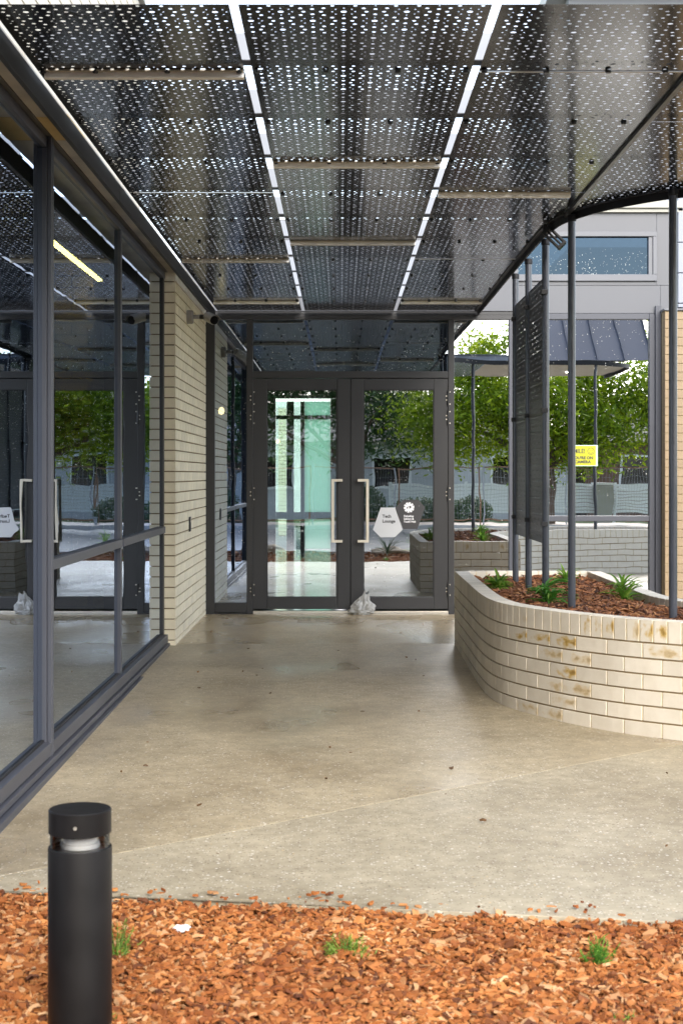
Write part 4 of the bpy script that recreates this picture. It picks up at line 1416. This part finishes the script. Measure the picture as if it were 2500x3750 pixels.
# ------------------------------------------------------------------ plants
def blade_plant(name, label, loc, n, length, width, mat, seed, lift=0.75, group=None, stems=1):
    rnd = random.Random(seed)
    root = thing(name, label, 'plant', loc, group)
    for st in range(stems):
        mb = MB()
        cx_, cy_ = (rnd.gauss(0, 0.02), rnd.gauss(0, 0.02)) if st else (0, 0)
        sm = MB()
        h0 = length * rnd.uniform(0.3, 0.6)
        sm.tube([(loc[0] + cx_, loc[1] + cy_, loc[2] - 0.03), (loc[0] + cx_ * 1.4, loc[1] + cy_ * 1.4, loc[2] + h0)], [0.004, 0.002], 6)
        sm.build('stem', mat, root)
        for i in range(n // stems):
            az_ = rnd.uniform(0, 2 * PI)
            el_ = rnd.uniform(0.35, 1.35) * lift
            L = length * rnd.uniform(0.55, 1.0)
            w = width * rnd.uniform(0.7, 1.2)
            z_ = loc[2] + rnd.uniform(0.0, h0)
            p = Vector((loc[0] + cx_, loc[1] + cy_, z_))
            dirv = Vector((math.cos(az_) * math.cos(el_), math.sin(az_) * math.cos(el_), math.sin(el_)))
            sidev = Vector((-math.sin(az_), math.cos(az_), 0))
            vs, fs = [], []
            K = 5
            for k in range(K + 1):
                u_ = k / K
                ww = w * (math.sin(PI * (0.12 + 0.88 * u_)) ** 0.8) * 0.5 + 0.0005
                fold = Vector((0, 0, ww * 0.5))
                vs += [p - sidev * ww + fold, p.copy(), p + sidev * ww + fold]
                p = p + dirv * (L / K)
                dirv = (dirv + Vector((0, 0, -0.30 * (0.4 + u_)))).normalized()
            for k in range(K):
                fs += [(3 * k, 3 * k + 1, 3 * k + 4, 3 * k + 3), (3 * k + 1, 3 * k + 2, 3 * k + 5, 3 * k + 4)]
            mb.add(vs, fs)
        mb.build('leaves', mat, root, smooth=False, fix=False)
    return root
PG = 'young plants in the brick planter'
blade_plant('planter_plant', 'bushy low green plant in the far left corner of the brick planter', (1.12, 11.35, 0.545), 70, 0.15, 0.022, M['leaf'], 1, 0.8, PG, 3)
blade_plant('planter_plant', 'sprawling green plant with long arching leaves beside the middle posts in the planter', (1.33, 10.15, 0.54), 60, 0.24, 0.021, M['leaf_dark'], 2, 0.6, PG, 3)
blade_plant('planter_plant', 'thin upright plant behind the thick front post at the back of the planter', (1.74, 12.1, 0.545), 34, 0.17, 0.018, M['leaf'], 3, 0.9, PG, 2)
blade_plant('planter_plant', 'bright yellow green plant standing by the right wall of the planter', (1.885, 10.42, 0.545), 44, 0.19, 0.024, M['leaf'], 4, 0.8, PG, 2)
blade_plant('planter_plant', 'single drooping leaf clump at the foot of the front post', (1.44, 9.86, 0.54), 6, 0.17, 0.016, M['leaf_dark'], 6, 0.6, PG, 1)

def tuft(name, label, loc, n, h, spread, mat, seed, upright=0.8):
    rnd = random.Random(seed)
    root = thing(name, label, 'plant', loc, 'small shrubs in the front mulch')
    stem, nd = MB(), MB()
    for i in range(n):
        az_ = rnd.uniform(0, 2 * PI)
        tilt = rnd.uniform(0, 1.0) * spread
        L = h * rnd.uniform(0.6, 1.0)
        a = Vector((loc[0] + rnd.gauss(0, 0.012), loc[1] + rnd.gauss(0, 0.012), loc[2] - 0.02))
        b = a + Vector((math.cos(az_) * math.sin(tilt), math.sin(az_) * math.sin(tilt), math.cos(tilt))) * L
        stem.tube([a, a.lerp(b, 0.5) + Vector((0, 0, 0.01)), b], [0.0022, 0.0016, 0.0008], 5)
        for k in range(26):
            u_ = rnd.uniform(0.2, 1.0)
            p = a.lerp(b, u_)
            q = Vector((rnd.gauss(0, 1), rnd.gauss(0, 1), rnd.gauss(0.5, 0.8))).normalized()
            l_ = rnd.uniform(0.010, 0.022)
            s_ = q.cross(Vector((rnd.random(), rnd.random(), rnd.random()))).normalized() * 0.0017
            nd.add([p - s_, p + s_, p + q * l_ + s_ * 0.3, p + q * l_ - s_ * 0.3], [(0, 1, 2, 3)])
    stem.build('stems', mat, root, fix=False)
    nd.build('needles', mat, root, fix=False)
    return root
def onbed(px, py):      # a point on the mulch seen at photograph pixel (px, py)
    y = F * (EYE + 0.095) / (py - 1738)
    return ((px - 1247) * y / F, y, -0.095)
tuft('small_shrub', 'feathery green shrub half hidden behind the black bollard light', onbed(425, 3525), 34, 0.15, 1.15, M['needle'], 21)
tuft('small_shrub', 'low wide olive green shrub in the middle of the front mulch', onbed(1285, 3530), 44, 0.115, 1.35, M['needle'], 22)
tuft('small_shrub', 'upright bright green shrub at the right of the front mulch', onbed(2180, 3555), 30, 0.125, 0.55, M['leaf_dark'], 23)
tuft('small_shrub', 'tiny green sprig at the foot of the black bollard light', onbed(405, 3765), 12, 0.06, 0.8, M['needle'], 24)
tuft('small_shrub', 'small sprig of leaves at the lower right edge of the mulch', onbed(2290, 3790), 14, 0.07, 0.9, M['leaf_dark'], 25)
sp = bmesh.new()
bmesh.ops.create_icosphere(sp, subdivisions=3, radius=1.0)
for v in sp.verts:
    k_ = 1 + 0.5 * noise.noise(v.co * 1.9) + 0.35 * noise.noise(v.co * 4.5)
    v.co = Vector((v.co.x * 0.026 * k_, v.co.y * 0.018 * k_, v.co.z * 0.011 * k_))
me = bpy.data.meshes.new('paper_scrap'); sp.to_mesh(me); sp.free(); me.materials.append(M['scrap'])
p = link('paper_scrap', me)
pos = onbed(668, 3437)
p.location = (pos[0], pos[1], pos[2] + 0.032); p.rotation_euler = (0.2, 0.1, 0.4)
tag(p, 'small white paper scrap lying on the orange mulch', 'paper scrap')

# ------------------------------------------------------------------ bollard light
BX, BY = (294 - 1247) * 4.15 / F, 4.15
bl = thing('bollard_light', 'black round bollard light with clear lens band in the front mulch', 'bollard light', (BX, BY, -0.11))
zt0 = EYE - 0.883
R = 0.0825
MB().lathe([(0.0, 0.0), (R - 0.003, 0.0), (R, -0.003), (R, -0.062), (R - 0.002, -0.064), (0.0, -0.064)], (BX, BY, zt0), 64).build('cap', M['black'], bl, smooth=True)
M['bollard'] = simple('bollard_satin_black', (0.007, 0.006, 0.0058), 0.46, var=0.3, nscale=9, rvar=0.06, spec=1.35)
for ch in bl.children: ch.data.materials[0] = M['bollard']
zb = zt0 - 0.100
MB().lathe([(R - 0.004, 0.0), (R - 0.004, 0.0365)], (BX, BY, zb), 64).build('lens', M['clear'], bl, smooth=True)
MB().lathe([(0.0, -0.004), (0.045, -0.004), (0.052, -0.001), (0.052, 0.010), (0.044, 0.013), (0.044, 0.036)], (BX, BY, zb), 48).build('reflector', M['reflector'], bl, smooth=True)
MB().lathe([(0.0, -0.0035), (R - 0.010, -0.0035), (R - 0.010, 0.0)], (BX, BY, zb - 0.006), 48).build('brightening_disc', M['reflector'], bl, smooth=True)  # pale disc added inside to lighten the clear lens band
MB().lathe([(0.0, -0.012), (R - 0.012, -0.012), (R - 0.006, 0.0), (R + 0.0005, 0.0), (R + 0.0015, -0.004), (R + 0.0015, -0.56), (0.0, -0.56)], (BX, BY, zb), 64).build('body', M['bollard'], bl, smooth=True)
MB().tube([(BX + 0.001, BY - R + 0.001, zt0 - 0.036), (BX + 0.001, BY - R - 0.0022, zt0 - 0.036)], [0.0052, 0.0045], 14).build('screw', M['steel'], bl, smooth=True)

# ------------------------------------------------------------------ inside the entrance
hw = thing('hallway', 'polished hallway seen through the left entrance door', 'hallway', (0, 22, 0), kind='structure')
MB().box(-3.2, 4.6, YD + 0.10, 29.0, -0.12, 0.004).build('floor', M['inner_floor'], hw)
MB().box(-3.2, 4.6, YD + 0.101, 29.0, 2.97, 3.1).build('ceiling', M['inner_ceil'], hw)
MB().box(-3.3, -3.201, YD + 0.10, 29.0, -0.1, 3.1).build('wall', M['inner_dark'], hw)
MB().box(0.05, 0.15, 21.5, 29.0, 0.005, 2.968).build('wall', M['inner_dark'], hw)
MB().box(0.15, 4.6, 21.5, 21.6, 0.005, 2.968).build('wall', M['inner_dark'], hw)
MB().box(4.601, 4.7, YD + 0.10, 29.0, -0.1, 3.1).build('wall', M['inner_dark'], hw)
fs_ = thing('hallway_screen', 'far glazed hallway door with mint frosted pane and black frame', 'glazed door', (-0.6, 29, 0))
YF = 29.0
fx = lambda px: (px - 1247) * YF / F
fz = lambda py: EYE - (py - 1738) * YF / F
fb = lambda n_, a, b, c, d, m_='frame', y=0.0: box(n_, fx(a), fx(b), YF + y, YF + y + 0.08, fz(d), fz(c), M[m_], fs_)
fb('mullion', 1049.5, 1076, 1470, 2015)
fb('mullion', 1100, 1114.5, 1470, 2015)
fb('mullion', 1210, 1235, 1460, 2015)
fb('transom', 1010, 1049, 1521, 1535, y=0.004)
fb('transom', 1076.5, 1099.5, 1521, 1535, y=0.004)
fb('transom', 1115, 1209.5, 1521, 1535, y=0.004)
fb('rail', 1010, 1049, 1875, 1900, y=0.004)
fb('rail', 1076.5, 1099.5, 1875, 1900, y=0.004)
fb('rail', 1115, 1209.5, 1875, 1900, y=0.004)
MB().box(fx(1115), fx(1209.5), YF + 0.03, YF + 0.04, fz(2010), fz(1470)).build('frosted_pane', M['mint'], fs_)
MB().box(fx(1010), fx(1049), YF + 0.03, YF + 0.04, 0.01, fz(1470)).build('glass_pane', M['glass_in'], fs_)
fb('side_wall', 560, 1009, 1459.5, 2017, 'inner_dark')
MB().box(fx(1076.5), fx(1099.5), YF + 0.03, YF + 0.04, 0.01, fz(1470)).build('glass_pane', M['glass_in'], fs_)
fb('bulkhead', 500, 1300, 1425, 1459)
# courtyard past the hallway
cy = thing('courtyard_wall', 'bright white courtyard wall beyond the hallway', 'wall', (-1, 42, 0))
MB().box(-6, 4, 42, 42.3, 0.3, 3.2).build('wall_face', M['white'], cy)
MB().box(-6, 4, 41.9, 42.3, 0.0, 0.29).build('base', M['hedge'], cy)
cc2 = thing('courtyard_pier', 'cream brick pier in the courtyard beyond the hallway', 'brick pier', (-1.3, 36, 0))
MB().box(-1.42, -1.26, 36.012, 36.4, -0.1, 2.9).build('mortar', M['mortar_grey'], cc2)
st_ = MB()
for k in range(34): st_.box(-1.43, -1.25, 36.0, 36.2, k * PITCH, k * PITCH + BH)
o = st_.build('brick_courses', M['cream'], cc2); o['kind'] = 'stuff'
tag(MB().box(-8, 6, 29.2, 41.9, -0.15, -0.02).build('courtyard_paving', M['kerb']), kind='structure')
# lamps inside
dlamp = thing('ceiling_downlight', 'glowing warm downlight seen through the top of the left door', 'lamp', (-0.165, 25.6, 2.95))
MB().lathe([(0.0, 0.0), (0.075, 0.0), (0.075, 0.02), (0, 0.02)], (-0.165, 25.6, 2.90), 20).build('diffuser', M['lamp_warm'], dlamp)
MB().lathe([(0.077, -0.004), (0.095, -0.004), (0.095, 0.064), (0.077, 0.064)], (-0.165, 25.6, 2.905), 20).build('rim', M['white'], dlamp)
pend = thing('pendant_lamp', 'small glowing pendant bulb seen through the narrow left side glass', 'lamp', (-1.52, 20, 2.2))
MB().lathe([(0.001, -0.045), (0.03, -0.035), (0.042, 0.0), (0.03, 0.035), (0.012, 0.05)], (-1.52, 20, 2.2), 20).build('bulb', M['lamp_warm'], pend, smooth=True)
MB().tube([(-1.52, 20, 2.25), (-1.52, 20, 2.968)], 0.006, 8).build('cord', M['black'], pend)

# ------------------------------------------------------------------ rain drops on the glass
def drops(name, n, fx_, rr, mat, label, seed):
    rnd = random.Random(seed)
    vs, fs = [], []
    for i in range(n):
        c, nrm, up2, sd2, st = fx_(rnd)
        r_ = rnd.uniform(*rr) * (1.7 if rnd.random() < 0.06 else 1)
        b = len(vs)
        for k in range(5):
            q = 2 * PI * k / 5
            vs.append(c + sd2 * r_ * math.cos(q) + up2 * r_ * st * math.sin(q))
        vs.append(c + nrm * r_ * 0.55 - up2 * r_ * 0.2)
        for k in range(5): fs.append((b + k, b + (k + 1) % 5, b + 5))
    me = bpy.data.meshes.new(name)
    me.from_pydata(vs, [], fs)
    me.materials.append(mat)
    o = link(name, me)
    tag(o, label, 'raindrops', kind='stuff')
    return o
def on_front(px0, px1, py0, py1, y, bias=1.0):
    def f(rnd):
        u_ = rnd.random() ** bias
        return (Vector((rnd.uniform(dx(px0), dx(px1)), y - 0.0005, dz(py0 + (py1 - py0) * u_))), Vector((0, -1, 0)), Vector((0, 0, 1)), Vector((1, 0, 0)), rnd.uniform(0.9, 1.8))
    return f
yg = YD + 0.0395
drops('raindrops', 900, on_front(980, 1230, 1430, 2185, yg, 1.3), (0.0012, 0.003), M['droplet'], 'raindrops beaded on the left entrance door glass', 31)
drops('raindrops', 650, on_front(1333, 1586, 1430, 2185, yg, 1.8), (0.0012, 0.003), M['droplet'], 'raindrops beaded on the right entrance door glass', 32)
yg2 = YD + 0.0445
drops('raindrops', 420, on_front(930, 1637, 1172, 1356, yg2, 0.5), (0.0012, 0.003), M['droplet'], 'raindrops on the long glass pane above the doors', 33)
drops('raindrops', 300, on_front(1898, 2374, 1171, 1887, yg2, 2.2), (0.0013, 0.0032), M['droplet'], 'raindrops on the upper pane of the large right window', 34)
drops('raindrops', 200, on_front(1898, 2371, 900, 1003, yg2, 0.6), (0.0013, 0.0032), M['droplet'], 'raindrops on the shallow upper window', 35)
drops('raindrops', 300, on_front(789, 901, 1175, 2200, yg2, 1.0), (0.0012, 0.0028), M['droplet'], 'raindrops on the narrow side glass left of the doors', 36)
drops('raindrops', 300, on_front(1665, 1861, 1172, 2100, yg2, 1.6), (0.0012, 0.0028), M['droplet'], 'raindrops on the glass between the right door and the posts', 37)

# ------------------------------------------------------------------ the street behind the camera, seen in the glass
def tree(label, base, trunk_h, clumps, n, leaf, mat, seed, group='trees along the street'):
    rnd = random.Random(seed)
    root = thing('street_tree', label, 'tree', base, group)
    bx, by, bz = base
    tm = MB()
    tm.tube([(bx, by, bz - 0.1), (bx + 0.1, by, bz + trunk_h * 0.6), (bx + 0.05, by + 0.1, bz + trunk_h * 1.3)], [0.20, 0.15, 0.10], 10)
    for (cx_, cy_, cz_, rx, ry, rz) in clumps:
        tm.tube([(bx + 0.05, by, bz + trunk_h), ((bx + cx_) / 2, (by + cy_) / 2, (bz + trunk_h + cz_) / 2 + 0.2), (cx_, cy_, cz_)], [0.09, 0.06, 0.03], 7)
    tm.build('trunk', M['bark'], root, smooth=True)
    vs, fs = [], []
    tot = sum(c[3] * c[4] * c[5] for c in clumps)
    for (cx_, cy_, cz_, rx, ry, rz) in clumps:
        k = int(n * rx * ry * rz / tot)
        subs = []
        for _ in range(26):
            d = Vector((rnd.gauss(0, 1), rnd.gauss(0, 1), rnd.gauss(0, 1))).normalized()
            subs.append((d * rnd.uniform(0.35, 0.95), rnd.uniform(0.14, 0.32)))
        for _ in range(k):
            d, s_ = rnd.choice(subs)
            q = d + Vector((rnd.gauss(0, s_), rnd.gauss(0, s_), rnd.gauss(0, s_ * 0.8)))
            p = Vector((cx_ + q.x * rx, cy_ + q.y * ry, cz_ + q.z * rz))
            a = Vector((rnd.gauss(0, 1), rnd.gauss(0, 1), rnd.gauss(-0.2, 0.8))).normalized()
            b = a.cross(Vector((rnd.gauss(0, 1), rnd.gauss(0, 1), rnd.gauss(0, 1)))).normalized()
            l_ = leaf * rnd.uniform(0.6, 1.3)
            w_ = l_ * 0.32
            i0 = len(vs)
            vs += [p - a * l_, p + b * w_, p + a * l_, p - b * w_]
            fs.append((i0, i0 + 1, i0 + 2, i0 + 3))
    me = bpy.data.meshes.new('crown')
    me.from_pydata(vs, [], fs)
    me.materials.append(mat)
    c = link('crown', me, root)
    return root
tree('tall dark green tree across the street reflected in the entrance doors', (0.4, -17.5, -0.1), 1.6,
     [(-2.6, -17.5, 4.0, 2.6, 2.4, 2.2), (1.2, -17.0, 3.7, 2.6, 2.2, 2.1), (-0.5, -18, 6.2, 3.4, 2.6, 2.4), (-5.2, -18, 4.2, 2.4, 2.2, 2.4)], 36000, 0.11, M['tree_dark'], 41)
tree('bright green feathery tree reflected in the large right window', (5.9, -9.3 - 4.2, -0.1), 1.7,
     [(4.0, -13.5, 3.1, 2.5, 2.0, 1.6), (6.9, -13.2, 3.1, 2.4, 2.0, 1.5), (4.4, -13.8, 4.1, 1.6, 1.6, 1.5), (6.6, -13.8, 3.8, 1.6, 1.6, 1.3), (9.2, -13.6, 3.4, 1.8, 1.8, 1.6), (2.6, -13.3, 3.0, 1.1, 1.1, 1.1)], 52000, 0.085, M['tree_light'], 42)
tree('olive green street tree further along the road to the right', (13.5, -15, -0.1), 1.9,
     [(12.5, -15, 4.4, 3, 2.4, 2.4), (15.5, -15.3, 4.2, 2.6, 2.2, 2.2)], 14000, 0.16, M['tree_light'], 43)
tree('dark street tree along the road to the left', (-9.5, -16, -0.1), 1.9,
     [(-9.5, -16, 4.8, 3.4, 2.8, 2.9)], 12000, 0.18, M['tree_dark'], 44)
def hedge_plant(label, c, r, n, mat, seed):
    rnd = random.Random(seed)
    vs, fs = [], []
    for _ in range(n):
        d = Vector((rnd.gauss(0, 1), rnd.gauss(0, 1), rnd.gauss(0, 1))).normalized() * rnd.uniform(0.6, 1.05)
        p = Vector((c[0] + d.x * r[0], c[1] + d.y * r[1], max(-0.1, c[2] + d.z * r[2])))
        a = Vector((rnd.gauss(0, 1), rnd.gauss(0, 1), rnd.gauss(0, 1))).normalized()
        b = a.cross(Vector((0.3, 0.5, 0.8))).normalized()
        i0 = len(vs)
        vs += [p - a * 0.06, p + b * 0.025, p + a * 0.06, p - b * 0.025]
        fs.append((i0, i0 + 1, i0 + 2, i0 + 3))
    root = thing('street_shrub', label, 'shrub', (c[0], c[1], -0.1), 'shrubs across the street')
    me = bpy.data.meshes.new('foliage'); me.from_pydata(vs, [], fs); me.materials.append(mat)
    link('foliage', me, root)
    MB().tube([(c[0], c[1], -0.15), (c[0], c[1], c[2])], [0.04, 0.02], 6).build('stem', M['bark'], root)
hedge_plant('rounded dark shrub on the far footpath verge, reflected beside the door handle', (0.75, -16.0, 0.45), (0.6, 0.5, 0.65), 2600, M['hedge'], 51)
hedge_plant('wide dark shrub on the verge reflected under the door signs', (2.3, -16.2, 0.25), (0.9, 0.5, 0.45), 2600, M['hedge'], 52)
hedge_plant('clipped green shrub on the verge reflected beside the right door frame', (3.9, -15.9, 0.25), (0.7, 0.5, 0.5), 2200, M['hedge'], 53)
# white slat fence with posts
wf = thing('slat_fence', 'white horizontal slat fence across the street', 'fence', (6, -19, 0))
slat = MB().box(0.0, 2.32, -0.015, 0.015, 0, 0.088).mesh('slat', M['fence_white'])
for i in range(7):
    x0 = 1.6 + i * 2.4
    for k in range(9):
        s_ = bpy.data.objects.new('slat', slat); COL.objects.link(s_); s_.parent = wf
        s_.location = (x0 - 6 + 0.04, 0, 0.18 + k * 0.102)
    box('fence_post', x0 - 0.04, x0 + 0.04, -19.05, -18.95, -0.2, 1.14, M['fence_white'], wf)
tp = thing('gate_pillar', 'pale rendered gate pillar standing at the white slat fence', 'pillar', (8.4, -18.6, 0))
MB().box(8.1, 8.6, -18.85, -18.35, -0.2, 1.05).build('shaft', M['capping'], tp)
MB().box(8.06, 8.64, -18.89, -18.31, 1.052, 1.12).build('cap', M['white'], tp)
# temporary mesh fence
tf = thing('mesh_fence', 'temporary wire mesh fence with rusty top rail along the far kerb', 'fence', (4, -12.6, 0))
fm = MB(); wm = MB()
for i in range(7):
    x0 = -3.2 + i * 2.4
    for x in (x0 + 0.03, x0 + 2.33):
        MB().tube([(x, -12.6, -0.02), (x, -12.6, 1.62)], 0.02, 8).build('fence_post', M['wire' if i % 2 else 'rust'], tf, smooth=True)
    MB().tube([(x0 + 0.05, -12.6, 1.58), (x0 + 2.31, -12.6, 1.58)], 0.018, 8).build('rail', M['rust'], tf, smooth=True)
    MB().tube([(x0 + 0.05, -12.6, 0.12), (x0 + 2.31, -12.6, 0.12)], 0.018, 8).build('rail', M['rust'], tf, smooth=True)
    for k in range(30):
        x = x0 + 0.05 + k * 0.0775
        wm.box(x - 0.002, x + 0.002, -12.604, -12.600, 0.12, 1.58)
    for k in range(6):
        z = 0.3 + k * 0.25
        wm.box(x0 + 0.05, x0 + 2.31, -12.5995, -12.596, z - 0.002, z + 0.002)
o = wm.build('wire_mesh', M['wire'], tf, fix=False); o['kind'] = 'stuff'
# rocks and strappy plants at the road edge of the mulch
def rock(label, c, s, seed):
    bm = bmesh.new()
    bmesh.ops.create_icosphere(bm, subdivisions=3, radius=1)
    for v in bm.verts:
        p = v.co
        v.co = Vector((p.x * s[0], p.y * s[1], p.z * s[2])) * (1 + 0.35 * noise.noise(p * 1.6 + Vector((seed, 0, 0))) + 0.1 * noise.noise(p * 5))
    me = bpy.data.meshes.new('sandstone_rock'); bm.to_mesh(me); bm.free(); me.materials.append(M['rock'])
    o = link('sandstone_rock', me); o.location = c
    tag(o, label, 'rock', 'rocks at the road edge of the mulch')
rock('long flat sandstone rock at the road edge, mirrored below the door signs', (0.95, 2.05, -0.08), (0.42, 0.2, 0.14), 1)
rock('small sandstone rock right of the long flat rock at the road edge', (1.75, 2.1, -0.08), (0.26, 0.18, 0.12), 2)
rock('rounded sandstone rock left of the camera at the road edge', (-1.3, 2.1, -0.08), (0.3, 0.2, 0.15), 3)
blade_plant('strappy_plant', 'dark strappy grass plant in front of the road edge rocks', (0.85, 2.75, -0.10), 34, 0.42, 0.018, M['hedge'], 61, 0.95, 'strappy plants near the road edge', 2)
blade_plant('strappy_plant', 'bright green strappy grass clump near the road edge rocks', (1.4, 2.7, -0.10), 46, 0.40, 0.018, M['leaf'], 62, 1.15, 'strappy plants near the road edge', 2)
# houses over the road
def house(label, x0, x1, y0, y1, h, wallm, seed):
    root = thing('house', label, 'house', ((x0 + x1) / 2, y1, 0), 'houses across the street')
    MB().box(x0, x1, y0, y1, -0.3, h).build('wall', M[wallm], root)
    xm = 0.5
    MB().add([(x0 - xm, y0 - xm, h + 0.003), (x1 + xm, y0 - xm, h + 0.003), (x1 + xm, y1 + xm, h + 0.003), (x0 - xm, y1 + xm, h + 0.003), (x0 + 2.5, (y0 + y1) / 2, h + 1.9), (x1 - 2.5, (y0 + y1) / 2, h + 1.9)],
             [(0, 3, 2, 1), (3, 4, 0), (2, 3, 4, 5)[::1], (1, 2, 5), (0, 1, 5, 4)[::-1]]).build('roof', M['roof'], root)
    n = int((x1 - x0) / 3.2)
    for i in range(n):
        cx_ = x0 + (i + 0.5) * (x1 - x0) / n
        w = MB().box(cx_ - 0.7, cx_ + 0.7, y1 - 0.02, y1 + 0.05, 0.9, 2.1).build('window', M['fence_white'], root)
        q = MB().box(cx_ - 0.62, cx_ + 0.62, y1 + 0.052, y1 + 0.056, 0.98, 2.02).build('pane', M['lens'], w)
        q.parent = w; q.matrix_parent_inverse = Matrix.Identity(4)
house('pale rendered house across the street behind the white fence', -4.5, 8.2, -34, -25, 2.6, 'house_render', 1)
house('brown brick house across the street to the right', 9.0, 24, -36, -26, 2.6, 'house_brick', 2)
house('pale house far left across the street', -26, -7, -36, -27, 2.7, 'house_render', 3)
